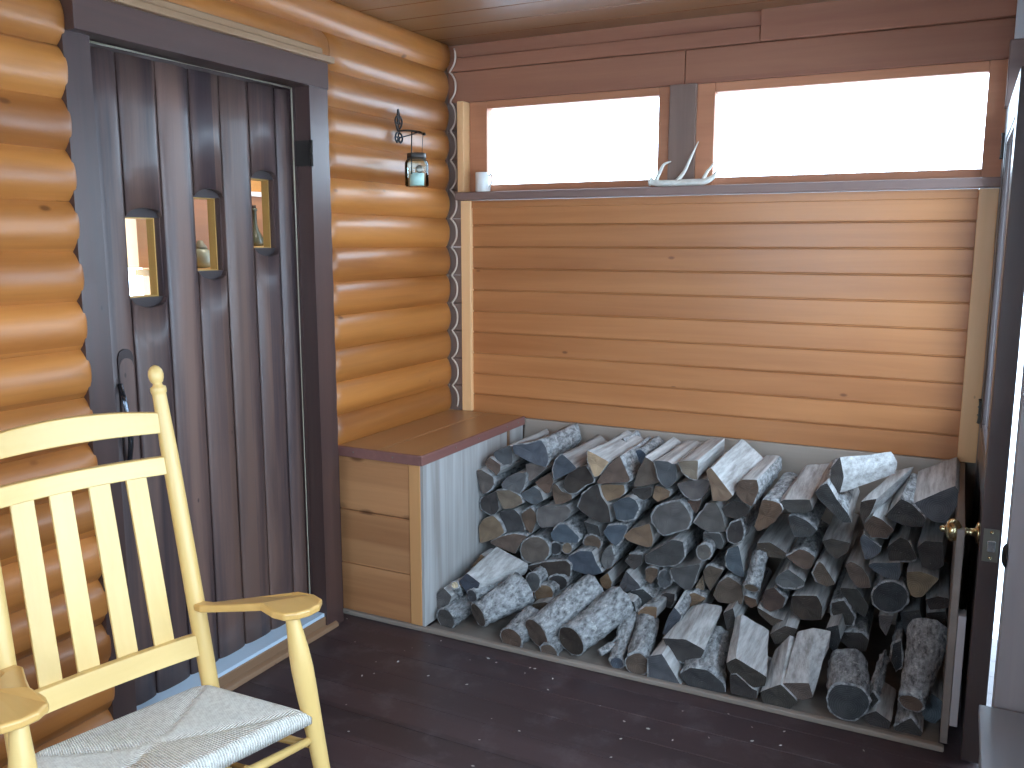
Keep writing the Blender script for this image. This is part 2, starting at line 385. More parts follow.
# boarded inner leaf behind the planks, open at the three holes
for i in range(7):
    segs = [(ZB, H[i][0]), (H[i][1], ZT)] if i in H else [(ZB, ZT)]
    for a, b in segs: box(bm, XD-.03, XD-.0065, ed[i], ed[i+1], a, b)
door = struct('door_1', bm, 'door')
for i in H:                                                           # pale lining and glass of each opening
    z0, z1 = H[i]; a, b = ed[i], ed[i+1]; bm = bmesh.new(); x0, x1 = XD-.064, XD-.0305
    box(bm, x0, x1, a-.012, a+.004, z0-.012, z1+.012); box(bm, x0, x1, b-.004, b+.012, z0-.012, z1+.012)
    box(bm, x0, x1, a+.004, b-.004, z0-.012, z0+.004); box(bm, x0, x1, a+.004, b-.004, z1-.004, z1+.012)
    fr = done('opening_lining', bm, 'lining', door)
    bm = bmesh.new(); box(bm, XD-.0063, XD-.0045, a+.001, b-.001, z1-.001, z1+.036); box(bm, XD-.0063, XD-.0045, a+.001, b-.001, z0-.036, z0-.001); done('arch_shade', bm, 'dark', door)  # dark strips stand in for the shade inside the arch cuts
    bm = bmesh.new(); box(bm, XD-.022, XD-.019, a, b, z0, z1); done('window_pane', bm, 'glass', door)
# slotted grip with a bent iron handle at the latch side
g0, g1 = GRIP
ya, yb = at(117.5, 352, 'x', xg).y, at(133, 352, 'x', xg).y
bm = bmesh.new()
n = 10; pts = []
for s in range(n+1):
    t = s/n; pts.append((xg, ya+(yb-ya)*t, g1-.028+.028*math.sqrt(max(0, 1-(2*t-1)**2))))
prism(bm, [(xg, yb, g0-.06), (xg, ya, g0-.06)]+pts, (-.03, 0, 0)); done('grip_shade', bm, 'dark', door)  # slot's shade painted as a dark sheet behind the plate
bm = bmesh.new()
prism(bm, [(xg+.002, yb-.004, g0-.06), (xg+.002, ya+.004, g0-.06)]+[(xg+.002, q[1]*.94+.06*(ya+yb)/2, q[2]-.03) for q in pts], (-.01, 0, 0)); done('grip_plate', bm, 'door', door)
bm = bmesh.new()
HP = lambda u, v, x: tuple(at(u, v, 'x', x))
tube(bm, bezier([HP(120, 384, xg+.002), HP(122, 392, xg+.02), HP(125, 402, xg+.045), HP(129.5, 425, xg+.05), HP(131, 445, xg+.04), HP(129.5, 462, xg+.003)]), [.004]+[.0085]*59+[.004], 10, flat=.6)
done('door_handle', bm, 'blued', door)
yjl_c = at(90, 42, 'x', -.012).y-.03
yc = at(291, 90, 'x', -.012).y
bm = bmesh.new(); tube(bm, [(-.012, yc, 2.206), (-.012, yjl_c, 2.206)], .0042, 6); tube(bm, [(-.012, yc, 2.206), (-.012, yc, ZB)], .0035, 6); struct('trim_9', bm, 'weather')
# casing
XC = .058
yjr_in = at(309, 85, 'x', XC).y; yjr_out = at(327, 80, 'x', XC).y; XCL = .020; yjl_in = at(91, 60, 'x', XCL).y; yjl_out = at(67, 60, 'x', XCL).y
yjl_in2 = at(117, 345, 'x', XC).y
zt0 = at(309, 84, 'x', XC).z; zt1 = at(326, 66, 'x', XC).z
def casing(bm, yo, yi, wav, XC=XC):
    n = 48; A = []; B = []
    for j in range(n+1):
        z = (zt0+.03)*j/n; w = wav*math.cos(2*PI*(2.1721-z)/C2)*(-1 if yo < -1.5 else 1)
        A.append((yo+w, z)); B.append((yi+.002*noise.noise((z*3, yo, 0)), z))
    poly = [(XC, a, z) for a, z in A]+[(XC, a, z) for a, z in B[::-1]]
    for j in range(n):
        q = [(A[j][0], A[j][1]), (B[j][0], B[j][1]), (B[j+1][0], B[j+1][1]), (A[j+1][0], A[j+1][1])]
        v = [bm.verts.new((XC, a, z)) for a, z in q]; bm.faces.new(v)
        for (a, z), (c, d) in ((q[0], q[3]), (q[1], q[2])):
            bm.faces.new([bm.verts.new(p) for p in ((XC, a, z), (XC, c, d), (-.05, c, d), (-.05, a, z))])
    bmesh.ops.remove_doubles(bm, verts=bm.verts, dist=1e-5)
bm = bmesh.new(); casing(bm, yjr_out, yjr_in, .002); struct('trim_10', bm, 'jamb')
bm = bmesh.new(); casing(bm, yjl_out-.010, yjl_in, .0, XCL); struct('trim_11', bm, 'jamb')
bm = bmesh.new(); box(bm, -.11, -.012, yjr_in-.012, YJ+.05, 0, 2.26); box(bm, -.10, -.02, YJL-.04, ed[0]-.004, 0, 2.26); box(bm, -.13, -.062, YJL, YJ, 2.14, 2.27); struct('trim_12', bm, 'jamb')
bm = bmesh.new(); box(bm, -.05, XC+.005, yjl_out-.002, yjr_out+.002, zt0-.005, zt1+.012); box(bm, -.06, .01, yjl_in-.02, yjr_in+.02, ZT+.018, zt0); struct('trim_13', bm, 'head', bevel=.004)
zl = at(334, 66, 'x', .075).z
bm = bmesh.new(); box(bm, .03, .085, -2.5, at(334, 66, 'x', .08).y, zt1+.010, zt1+.034); box(bm, .03, .066, -2.5, at(322, 60, 'x', .06).y, zt1+.034, zt1+.062); struct('trim_14', bm, 'ledge', bevel=.004)
bm = bmesh.new(); box(bm, -.13, .05, YJL+.02, yjr_in+.03, 0, ZB-.012); prism(bm, [(.05, YJL+.02, 0), (.075, YJL+.02, 0), (.07, YJL+.02, .018), (.05, YJL+.02, .025)], (0, yjr_in-YJL+.04, 0)); sl = struct('door_sill_1', bm, 'sill', bevel=.004)
bm = bmesh.new(); box(bm, -.13, .044, YJL+.06, yjr_in+.0, ZB-.012, ZB+.002); done('sill_top', bm, 'sillsheen', sl)
bm = bmesh.new()
for zc in (at(309, 153, 'x', XC).z,):
    yy = yjr_in+.004
    box(bm, -.012, XC+.006, yy-.016, yy-.012, zc-.048, zc+.048); tube(bm, [(XC+.006, yy-.012, zc-.05), (XC+.006, yy-.012, zc+.05)], .007, 8)
hg = done('hinge', bm, 'hinge', door)
# baseboard quarter-round in front of the left-hand logs
bm = bmesh.new(); prism(bm, [(.04, YR, 0), (.075, YR, 0), (.07, YR, .02), (.055, YR, .03), (.04, YR, .03)], (0, YJL-YR, 0)); struct('baseboard_left', bm, 'sill')

# room beyond the plank door, seen through its three openings
bm = bmesh.new(); XI = -1.25
wy0, wy1 = at(112, 250, 'x', XI).y, at(138, 250, 'x', XI).y; wz0, wz1 = at(135, 322, 'x', XI).z, at(120, 205, 'x', XI).z
wb = at(136, 268, 'x', XI).z; wy2 = at(154, 280, 'x', XI).y
box(bm, XI-.08, XI, -3.2, wy0, 0, 2.6); box(bm, XI-.08, XI, wy0, wy2, 0, wz0); box(bm, XI-.08, XI, wy0, wy2, wz1, 2.6); box(bm, XI-.08, XI, wy1, wy2, wb, wz1)
box(bm, XI-.08, XI, wy2, .45, 0, 2.6)
struct('wall_interior', bm, 'interior')
bm = bmesh.new(); box(bm, XI, -.125, .45, .5, 0, 2.6); struct('wall_interior.001', bm, 'interior')
bm = bmesh.new(); box(bm, XI, -.125, -3.3, -3.2, 0, 2.6); struct('wall_interior.002', bm, 'interior')
bm = bmesh.new(); box(bm, XI-.1, -.125, -3.3, .5, 2.6, 2.66); struct('ceiling_interior', bm, 'interior')
bm = bmesh.new(); box(bm, XI-.1, -.165, -3.3, .5, -.06, 0); struct('floor_interior', bm, 'sill')
ya2, yb2 = at(186, 230, 'x', XI).y, at(280, 200, 'x', XI).y; zw = at(260, 197, 'x', XI).z
bm = bmesh.new(); box(bm, XI, XI+.012, ya2, yb2, .6, zw); struct('trim_15', bm, 'interiorx')
bm = bmesh.new(); box(bm, XI, XI+.03, at(240, 200, 'x', XI).y, yb2, zw, zw+.025); struct('trim_23', bm, 'snow')
ps = at(203, 268, 'x', XI+.09); pb2 = at(257, 246, 'x', XI+.09)
bm = bmesh.new(); box(bm, XI, XI+.2, ps.y-.35, ps.y+.2, ps.z-.03, ps.z); sh = tag(done('wall_shelf', bm, 'lining'), 'pale shelf in the room beyond, seen through the middle door opening', 'shelf')
bm = bmesh.new(); box(bm, XI, XI+.2, pb2.y-.16, pb2.y+.3, pb2.z-.03, pb2.z); sh = tag(done('wall_shelf', bm, 'lining'), 'pale shelf in the room beyond, seen through the right-hand door opening', 'shelf')
t = thing('glass_jar', 'round greenish glass jar seen through the middle door opening', 'jar', ps+Vector((0, -.01, 0)))
bm = bmesh.new(); lathe(bm, [(.02, 0), (.045, .004), (.055, .03), (.056, .06), (.045, .09), (.03, .10)], (0, 0, 0)); done('body', bm, plain('jar_green', (.30, .36, .30), .15), t)
bm = bmesh.new(); lathe(bm, [(.034, .10), (.034, .108), (.018, .128), (.012, .14), (0, .142)], (0, 0, 0)); done('lid', bm, plain('jar_lid', (.22, .24, .2), .4), t)
t = thing('bottle', 'dark long-necked bottle seen through the right-hand door opening', 'bottle', pb2+Vector((0, -.01, 0)))
bm = bmesh.new(); lathe(bm, [(.03, 0), (.05, .004), (.052, .02), (.042, .05), (.022, .085), (.014, .12), (.013, .19), (.017, .192), (.017, .205), (0, .206)], (0, 0, 0)); done('body', bm, plain('bottle_dark', (.07, .09, .07), .15), t)
bm = bmesh.new(); lathe(bm, [(.011, .2055), (.011, .222), (0, .223)], (0, 0, 0)); done('stopper', bm, 'hinge', t)

# ------------------------------------------------------------------ half-open outer door on the right
door2 = bmesh.new(); dx0, dx1 = 2.448, 2.506
box(door2, dx0, dx1, -1.0, -.885, .012, 2.105); box(door2, dx0, dx1, -.15, -.035, .012, 2.105)
box(door2, dx0, dx1, -.885, -.15, .012, .20); box(door2, dx0, dx1, -.885, -.15, .80, .92); box(door2, dx0, dx1, -.885, -.15, 1.99, 2.105)
box(door2, dx0+.018, dx1-.018, -.885, -.15, .20, .80)
d2 = struct('door_2', door2, 'door2', bevel=.003)
bm = bmesh.new(); box(bm, dx0+.027, dx0+.031, -.89, -.145, .915, 1.995); done('pane', bm, 'glass', d2)
bm = bmesh.new()
for z0, z1 in ((.20, .80), (.92, 1.99)):
    for q in ((dx0+.004, dx0+.018, -.885, -.87, z0, z1), (dx0+.004, dx0+.018, -.165, -.15, z0, z1), (dx0+.004, dx0+.018, -.87, -.165, z0, z0+.015), (dx0+.004, dx0+.018, -.87, -.165, z1-.015, z1)): box(bm, *q)
done('panel_moulding', bm, 'door2', d2, bevel=.002)
kz = at(962, 531, 'y', -.925).z
bm = bmesh.new(); ko = Vector((2.448, -.925, kz))
lathe(bm, [(.034, 0), (.034, .004), (.028, .009), (.014, .012), (.011, .03), (.013, .034), (.013, .040), (.010, .044), (.017, .050), (.030, .058), (.036, .070), (.034, .082), (.024, .091), (.012, .094), (.009, .098), (.011, .104), (.007, .110), (0, .111)], ko, (-1, 0, 0)); done('door_knob', bm, 'brass', d2)
bm = bmesh.new(); box(bm, 2.457, 2.499, -1.003, -.999, kz-.062, kz+.040); lp = done('latch_plate', bm, 'steel', d2, bevel=.001)
bm = bmesh.new(); prism(bm, [(2.468, -1.003, kz-.028), (2.49, -1.003, kz-.028), (2.49, -1.003, kz+.006), (2.468, -1.003, kz+.006)], (0, -.010, 0))
done('latch_bolt', bm, plain('bright_bolt', (.6, .66, .68), .2, .9), lp, bevel=.002)
for dz in (-.05, .03):
    bm = bmesh.new(); lathe(bm, [(.005, 0), (.0045, .002), (0, .0025)], (2.478, -1.003, kz+dz), (0, -1, 0), 10); done('screw', bm, 'brass', lp)
def hinge(zc, h):
    bm = bmesh.new(); tube(bm, [(2.4445, -.032, zc-h), (2.4445, -.032, zc+h)], .009, 10); box(bm, 2.4385, 2.447, -.075, -.034, zc-h+.004, zc+h-.004)
    for s in (-.34, .33): tube(bm, [(2.4445, -.032, zc+s*h-.002), (2.4445, -.032, zc+s*h+.002)], .0102, 10)
    done('hinge', bm, 'hinge', d2)
hinge(at(980, 411, 'y', -.03).z, .048); hinge(1.98, .048); hinge(.25, .048)
# frame of that door: strike jamb and head
bm = bmesh.new(); box(bm, 2.518, 2.77, -1.10, -1.008, 0, 2.6); struct('trim_16', bm, 'wallr', bevel=.004)
bm = bmesh.new(); box(bm, 2.4465, 2.535, -.0335, .15, 0, 2.16); struct('trim_21', bm, 'wallr', bevel=.003)
bm = bmesh.new(); box(bm, 2.44, 2.53, -.05, .05, 2.12, 2.36); struct('trim_17', bm, 'shelf', bevel=.004)
bm = bmesh.new(); box(bm, 2.452, 2.49, -.06, -.01, 2.36, CEIL); struct('trim_18', bm, plain('pale_metal_strip', (.6, .62, .64), .3, .3))
bm = bmesh.new(); lathe(bm, [(.036, 0), (.036, .003), (.03, .008), (.02, .012), (0, .013)], (2.5175, -1.075, kz-.012), (-1, 0, 0)); st = struct('trim_19', bm, 'iron')

# ------------------------------------------------------------------ low stand at the right edge
zs = .27
p1, p2, p3 = at(979, 704, 'z', zs), at(981, 772, 'z', zs), at(1030, 704, 'z', zs)
t = thing('low_stand', 'low blue-grey topped wooden stand at the right wall beside the open door', 'stand', (0, 0, 0))
bm = bmesh.new(); box(bm, p1.x, XR-.003, p2.y-.1, p1.y, zs-.03, zs); done('top', bm, wood('stand_top', (.46, .48, .52), (.36, .375, .41), 'y', .5, 0, None, .6, .1), t, bevel=.003)
bm = bmesh.new(); box(bm, p1.x+.012, XR-.004, p2.y-.09, p1.y-.012, 0, zs-.03); done('body', bm, 'wallr', t, bevel=.003)

# ------------------------------------------------------------------ box bench in the corner
bx, by, bh = .425, -.955, .762
t = thing('box_bench', 'wooden box bench with brown plank lid in the corner beside the woodpile', 'bench', (0, 0, 0))
bm = bmesh.new()
box(bm, .002, .218, by-.006, -.024, bh-.03, bh); box(bm, .222, .430, by-.006, -.024, bh-.03, bh)
lid = done('lid', bm, 'lid', t, bevel=.003)
bm = bmesh.new(); box(bm, .430, .443, by-.022, -.024, bh-.041, bh+.001); box(bm, .002, .430, by-.022, by-.006, bh-.041, bh+.001); done('lid_edging', bm, 'lidedge', lid, bevel=.003)
bm = bmesh.new(); box(bm, .002, .375, by+.004, by+.022, .021, .235); box(bm, .002, .375, by+.004, by+.022, .238, .478); box(bm, .002, .375, by+.004, by+.022, .481, bh-.032); done('front_panel', bm, 'bench', t, bevel=.0025)
bm = bmesh.new(); box(bm, .362, .418, by, by+.022, .021, bh-.032); done('corner_post', bm, 'benchpost', t, bevel=.003)
bm = bmesh.new(); box(bm, .418, .432, by+.002, -.20, .021, bh-.032); box(bm, .418, .432, -.178, -.024, .021, bh-.032); sp = done('side_panel', bm, 'greyply', t, bevel=.0015)
bm = bmesh.new(); box(bm, .419, .436, -.20, -.178, .021, bh-.032); done('side_strip', bm, 'sill', sp)
for q in (by+.25, -.5, -.22, -.1):
    bm = bmesh.new(); lathe(bm, [(.004, 0), (.003, .0016), (0, .002)], (.4432, q, bh-.018), (1, 0, 0), 8); done('nail_head', bm, 'steel', lid)
for x in (.1, .3):
    bm = bmesh.new(); lathe(bm, [(.004, 0), (.003, .0016), (0, .002)], (x, by-.022, bh-.018), (0, -1, 0), 8); done('nail_head', bm, 'steel', lid)

# ------------------------------------------------------------------ firewood bin
t = thing('firewood_bin', 'built-in grey plank bin holding the stacked firewood', 'bin', (0, 0, 0))
bm = bmesh.new(); box(bm, 0.0, 2.40, by-.008, by+.018, 0, .020); struct('trim_20', bm, 'greyplank', bevel=.005)
bm = bmesh.new(); box(bm, .434, 2.384, -.014, .010, .03, .748); done('back_panel', bm, 'greyplank', t, bevel=.002)
bm = bmesh.new(); box(bm, .434, 2.384, by+.03, -.014, .0005, .012); done('bottom', bm, wood('bin_floor', (.20, .165, .14), (.10, .082, .07), 'x', .8, 0, None, .6, .3), t)
bm = bmesh.new(); box(bm, 2.386, 2.408, by-.006, -.004, .033, .745); sd = done('side_panel', bm, 'binside', t, bevel=.002)
bm = bmesh.new(); box(bm, 2.409, 2.432, by-.012, by+.05, .10, .47); done('side_strip', bm, plain('pale_strip', (.42, .38, .38), .5), sd, bevel=.002)  # pale upright strip along the panel's outer front edge

# crumbs of bark and wood on the floor in front of the bin
bm = bmesh.new(); rc = random.Random(5)
spots = [at(u, v, 'z', 0) for u, v in ((347, 619), (355, 642), (412, 648), (441, 641), (376, 662), (648, 729), (709, 738), (530, 668), (548, 690), (600, 706), (470, 660), (362, 676))]
spots += [Vector((rc.uniform(.45, 2.3), rc.uniform(-2.1, -1.0), 0)) for _ in range(45)]
for p in spots:
    r_ = rc.uniform(.0015, .0042); a = rc.uniform(0, PI); q = [Vector((math.cos(a+k*PI/2)*r_*(1.6 if k % 2 else .7), math.sin(a+k*PI/2)*r_*(1.6 if k % 2 else .7), .0004)) for k in range(4)]
    prism(bm, [p+v for v in q], (0, 0, r_*.6))
cr = done('bark_crumbs', bm, plain('pale_crumb', (.50, .46, .42), .8)); tag(cr, 'pale bark crumbs scattered on the dark floor before the woodpile', 'crumbs'); cr['kind'] = 'stuff'

# firewood: kind, outline(s) of the sawn end, depth y of that end, length, colour key, bark sides, label
# colour keys: g grey  b brown  t tan  d dark  u blue-grey  c cream
LOGS = [
('p',[(494,452),(510,445),(512,449),(512.5,463),(505,465),(499,463),(494,456)],-.47,.40,'u','B','blue-grey split log tucked under the far corner of the box bench lid'),
('l',[(512,445),(528,444),(541.5,440),(546,448),(549,459.5),(546,467.5),(530,462),(514,453.5)],-.50,[(553,438),(563,429),(577,422.5),(580,431),(581,440),(577,447),(566,452),(556,447)],-.07,'u','TR','big split log with flaky pale bark rising highest near the bench lid corner'),
('p',[(526,464),(532,463),(546.5,468),(541,472.7),(530,481.5),(526.7,477)],-.48,.40,'g','','small grey wedge log directly under the big flaky-barked top log'),
('p',[(485.5,462),(489.5,457),(500.5,465),(500,471),(496.5,475.5),(486.5,466)],-.49,.38,'b','','small brown split log under the bluish log nearest the bench lid corner'),
('p',[(475.5,470.5),(481,469.5),(493,477),(494,484),(491,489),(483.5,494.5),(481,490)],-.505,.40,'g','R','grey wedge log touching the grey bench side, highest one against it'),
('p',[(501,484.5),(507,477),(517,473),(525,473),(526,475.5),(524,487),(519.5,493.5),(512.5,491),(503,488.5)],-.50,.40,'g','R','grey quarter log with a rounded upper left side below the bench lid corner'),
('p',[(520.5,493.5),(534,486),(540,490.5),(543.5,500),(536.5,504.5),(531,504),(523,499)],-.50,.40,'u','','small log with the bluest sawn end, in the upper left of the pile'),
('p',[(535.5,481.5),(550,472.7),(553,480.5),(550,493),(546,494),(538.5,487)],-.48,.40,'b','','brown split log between the blue-ended log and the big twin grey logs'),
('p',[(483.5,496.5),(496,491),(499,508),(495.5,514),(491,515),(481.5,509),(480,502)],-.49,.40,'d','LB','dark log second down against the grey bench side'),
('p',[(496,490.5),(509,490),(520.5,496),(523,503),(514,508),(503,509),(498.5,498.5)],-.50,.40,'t','TR','tan-streaked half log just under the grey quarter log'),
('p',[(499.5,511.5),(514,509),(520.5,516),(525,531),(505.5,532.5),(503,525)],-.48,.40,'d','','blue-black square-ended log in the left of the pile'),
('p',[(521.5,513.5),(531,507),(535.5,512.5),(536,523),(531,534),(526.5,530),(522.5,519.5)],-.48,.40,'b','T','narrow brown log right of the blue-black square-ended log'),
('p',[(538,508),(548,504.5),(556,507),(566,505.5),(571,511),(568,518),(556,526),(541,527.5),(536.5,518)],-.49,.40,'g','L','broad grey log with a flattened top in the left of the pile'),
('p',[(478.5,527),(483,519),(493,515.5),(500,522),(504.5,533),(496,538.5),(480,543.5)],-.50,.40,'t','R','pale-blotched log third down against the grey bench side'),
('p',[(489,542.5),(501,536.5),(514,533.5),(528,536),(522,541),(515,554),(508,551),(495,546)],-.50,.38,'b','T','flat pinkish-brown split log above the tilted pale slab'),
('r',(535,550),(14.5,13.3),-.51,.40,'g','A','plain round grey log in the lower left of the stacked pile'),
('p',[(550.5,533),(559,524.5),(566,524),(579,537),(578,543),(564,542.5),(552,540)],-.51,.40,'u','TR','blue-grey half log with a smooth sloping right side, left middle of the pile'),
('r',(555.5,548.5),(5.5,6),-.48,.35,'d','A','thin dark stick with white flecks beside the round grey log'),
('r',(567,548),(4.8,5.2),-.50,.35,'t','A','thin stick with a yellowish end above the flaky bark piece'),
('p',[(527,566),(545,562),(566,560.5),(571,565),(570,577),(550,577.5),(540,578)],-.54,.36,'d','A','long dark log lying flat behind the two pale bark logs'),
('p',[(565,563),(567,557),(580,551),(593,550.5),(597,562),(604,572),(590,576),(572,571)],-.54,.36,'u','T','rugged bark-topped log right of the long dark flat log'),
('p',[(552.5,470),(555.5,460),(562,454),(570.5,461),(577,468),(569.5,473),(561.5,477),(554.5,480)],-.52,.44,'u','L','dark grey split log with a broad bare pinkish top, second log on the pile top'),
('p',[(565,477.5),(570.5,472),(579,467.5),(585.5,465),(594,479.5),(593.5,482.5),(585.5,485),(576.5,492.5),(569.5,493.5),(563,488)],-.50,.42,'d','BR','dark grey log below the broad bare pinkish-topped log'),
('p',[(551,488),(555,483.5),(562,491.5),(572,494.5),(572.5,499),(563.5,503.5),(555,504.5)],-.49,.40,'g','','grey triangular log beneath the two dark grey logs of the upper left'),
('p',[(588,450),(609.5,462),(598,476.5),(593.5,477.5),(587.5,460)],-.55,.46,'c','L','cream-ended split log with frosty top, palest end on the pile'),
('p',[(619.5,455.5),(630,480),(628,482.5),(598,483.5),(597,481.5),(609.5,464)],-.52,.44,'b','R','brown triangular log just right of the cream-ended log'),
('p',[(600,485),(607,484.5),(624,485),(625,492),(620,497.5),(603,503)],-.49,.40,'t','R','tan and blue wedge log under the brown triangular log'),
('p',[(616,442.5),(623,438),(628,447),(630,452),(625,452)],-.24,.20,'d','R','dark-ended stub on the very top of the pile behind the brown triangular log'),
('p',[(628,453.5),(640,449),(646,454),(643,464),(632,463)],-.34,.30,'u','TR','bluish short log set back on the pile top beside the dark-ended stub'),
('p',[(645.5,456.5),(653,462),(659,480),(659,483),(641.5,486.5),(633,486.5),(638,471)],-.49,.42,'b','','brown split log left of the blue-ended frosty-topped log'),
('p',[(654,460.5),(668,461.5),(672.5,464),(676,463.5),(677,479.5),(668,488.5),(663.5,486),(658.5,478)],-.52,.44,'u','L','blue-ended tall split log with white frosty top'),
('p',[(678,462),(685,460.5),(698,460.5),(697.5,480),(691,478.5),(683,472.5)],-.55,.46,'t','LB','tan quarter log with one bright white side on the pile top'),
('p',[(676,484),(691,480.5),(704,479),(711,481.5),(708,490),(702,498),(691,500),(683,493)],-.50,.40,'g','B','grey half log directly below the bright-sided quarter log'),
('p',[(687,500.5),(702,498.5),(699,510),(695.5,514),(691,508)],-.48,.38,'b','','small brown triangle wedged above the gap right of the knotted log'),
('p',[(655.5,485.5),(663,487.5),(670,491.5),(669,497),(658,502),(652.5,497)],-.48,.38,'t','','small tan block under the blue-ended tall log'),
('p',[(632,489),(645,487.5),(652,487),(651.5,496),(645,500),(635,499)],-.48,.38,'d','','dark block under the brown split log, left of the small tan block'),
('p',[(652,515),(657.5,507),(668,503),(679.5,500.8),(687,510),(691,520),(687,529),(674,532.5),(663.5,535),(659,531),(653,522)],-.53,.44,'g','A','big rounded grey log with a dark knot in its end'),
('p',[(623,536.5),(630,529.5),(650,523),(653.5,539),(652,546.5),(647.5,547.5),(635,544),(627,541)],-.52,.42,'t','','tan wedge log lower left of the knotted round log'),
('p',[(612,504),(620,499),(629,497),(636,500.5),(639.5,508),(634,518.5),(626,520.5),(616,519),(614.5,511)],-.53,.42,'u','RB','blue-tinged barky log upper left of the knotted round log'),
('p',[(578,507),(583,494),(593,486),(598,484),(601,496),(608,505.5),(611,522.5),(601,523.5),(590,517.5),(582,512)],-.51,.42,'d','L','large dark leaf-shaped log with a white-flecked left edge'),
('p',[(584,521.5),(598,526),(601,536.5),(589,536)],-.48,.38,'d','','small dark block below the leaf-shaped log'),
('r',(592.5,543),(9,8),-.48,.38,'b','A','small reddish-dark round log under the leaf-shaped log'),
('p',[(603,532),(608,526),(619,524.7),(628,526),(622,540),(616,546),(610,542)],-.51,.40,'u','TR','bluish log with white flecks on its left, beside the tan wedge log'),
('p',[(601,562),(602,554),(606,548),(612,546),(614,557),(611,568),(605,569)],-.53,.42,'g','R','upright grey half-round log below the bluish flecked log'),
('p',[(644,556),(657,548.5),(672,539.5),(683,541.5),(685,556.5),(676,565),(660,566),(645,562.5)],-.54,.44,'d','RB','big dark log with bright white flecks on its end'),
('r',(704,552),(7.2,7.8),-.57,.46,'g','A','thin round pole with a pale grey end jutting from the middle of the pile'),
('p',[(702,533.5),(712,533),(720,533.5),(724,542),(722,549),(710,546),(703,540.5)],-.50,.40,'u','T','small bluish speckled log just above the thin pale-ended pole'),
('p',[(694,522),(703,510.5),(708,503),(716,502.5),(722,515),(726,532),(709,532),(700,527.5)],-.51,.42,'g','L','large grey wedge log right of the knotted round log'),
('l',[(706,470),(711,467.5),(733,496),(727,501),(712.5,501),(711,488)],-.55,[(736,443),(742,438.5),(764,458),(760,467),(746,470),(738,456)],-.12,'t','','tall square split log with the biggest white top face, middle of the pile top'),
('p',[(737,483),(742,479.5),(757,480),(759,490),(752,506.5),(742,501),(736.5,495)],-.53,.45,'b','R','brown log with bluish bark right of the big white-topped square log'),
('p',[(720,509.5),(734,500),(742,503),(750,508),(746,516),(735,519),(725,515.5)],-.48,.40,'d','','dark slate log filling the gap under the big white-topped log'),
('p',[(727,531.5),(731,523),(741,519.5),(744,530),(742,540),(735,544),(728.5,541)],-.52,.42,'d','A','small barky round log under the dark slate log'),
('p',[(762,499.5),(771,500.5),(780,503.5),(783,510),(775,522),(761,530.5),(757,531),(754,526.5),(757.5,517)],-.55,.47,'b','T','brown wedge log with a bright bark top, hanging lowest in the upper row'),
('l',[(777.5,503),(784,499.5),(810,499.5),(813,510),(805,514),(789,512)],-.53,[(801,470),(807,464.5),(831,463),(834,473),(827,478),(811,476)],-.12,'d','','wide flat-topped split log with a lilac top face'),
('p',[(788,516.5),(795,515.5),(808,521.5),(817,530.5),(811,537),(795,537),(790,527)],-.52,.43,'d','T','half log with a blue-lit bark top under the wide flat-topped log'),
('p',[(814.5,493),(820,486.5),(827,483.5),(837,500),(848,513),(852.5,522.5),(843,522),(834,514),(818,499)],-.54,.45,'d','T','slanting dark slab below the sideways whitish log'),
('l',[(831,468),(840,457),(844,477),(840,493),(835,492),(830,480)],-.46,[(885,463),(891,452),(898,462),(895,474),(889,474),(884,468)],-.26,'d','','whitish log lying sideways on the pile top, end to the left'),
('l',[(861,501.5),(877,498.5),(870,515),(862.5,523.5),(859.5,512)],-.54,[(894,471),(914,466.5),(907,481),(899,490),(893,481)],-.10,'d','','narrow split log with a long blue-white top right of the sideways log'),
('p',[(863,524.5),(873,515),(882.5,519.5),(894.5,530.5),(887,538.5),(871.5,537.5)],-.51,.42,'b','B','brown half log under the narrow blue-white-topped log'),
('p',[(884.5,516.5),(901,498.5),(912,504.5),(927,519.5),(922,527),(907,526.5),(895,521.5)],-.51,.43,'d','T','dark broad log left of the large right-hand corner log'),
('l',[(912.5,503.5),(955.5,485.5),(959.5,493),(957,507),(945,524),(932,521),(920,512)],-.50,[(917,471),(957,456.5),(960,463),(959,477),(949,493),(938,492),(924,484)],-.06,'u','','largest split log, standing at the right-hand top corner of the pile'),
('p',[(859.5,539),(863,533.5),(881,547.5),(881,552),(871,559),(864.5,559.5)],-.51,.42,'u','','small blue-lit wedge under the brown half log, right part of the pile'),
('p',[(868,565),(873,562.5),(900,562.5),(901,574),(898,581),(885,577.5),(873,570.5)],-.51,.42,'u','','flat blue-lit block below the small blue wedge'),
('p',[(887,547),(900,537),(908,540),(918,559),(912,561),(889,561)],-.49,.40,'d','B','dark log with a pale bark fleck under the large corner log'),
('p',[(917,547),(925,541),(943,542),(944,566),(934,571),(922,567)],-.49,.40,'d','','dark log against the right-hand bin side, under the large corner log'),
('p',[(906.5,572),(920,571.5),(939.5,578.5),(922.5,596.5),(915.5,597.5),(911,595.5),(907.5,586)],-.53,.43,'t','','tan triangular log in the shaded right-hand side of the pile'),
('r',(890,597),(18,15.5),-.52,.42,'d','A','large round dark log with a small pale nick, right side of the pile'),
('p',[(878.5,615.5),(893.5,615.5),(891.5,623),(886,636),(880,627.5)],-.52,.42,'g','','small grey wedge right below the large round dark log'),
('p',[(845,565),(851,561),(862,567),(869,578),(871,588),(858,588),(850,578)],-.50,.42,'b','','dark brown oval log left of the flat blue-lit block'),
('p',[(822,541),(832,538.5),(850,543),(848,552),(837,559),(828,553)],-.48,.40,'d','','dark brown log left of the small blue-lit wedge'),
('p',[(812.5,573),(819,561),(823,564),(835.5,584),(827,587),(818,583)],-.53,.43,'b','L','brown log with a bright blue split edge in the right middle of the pile'),
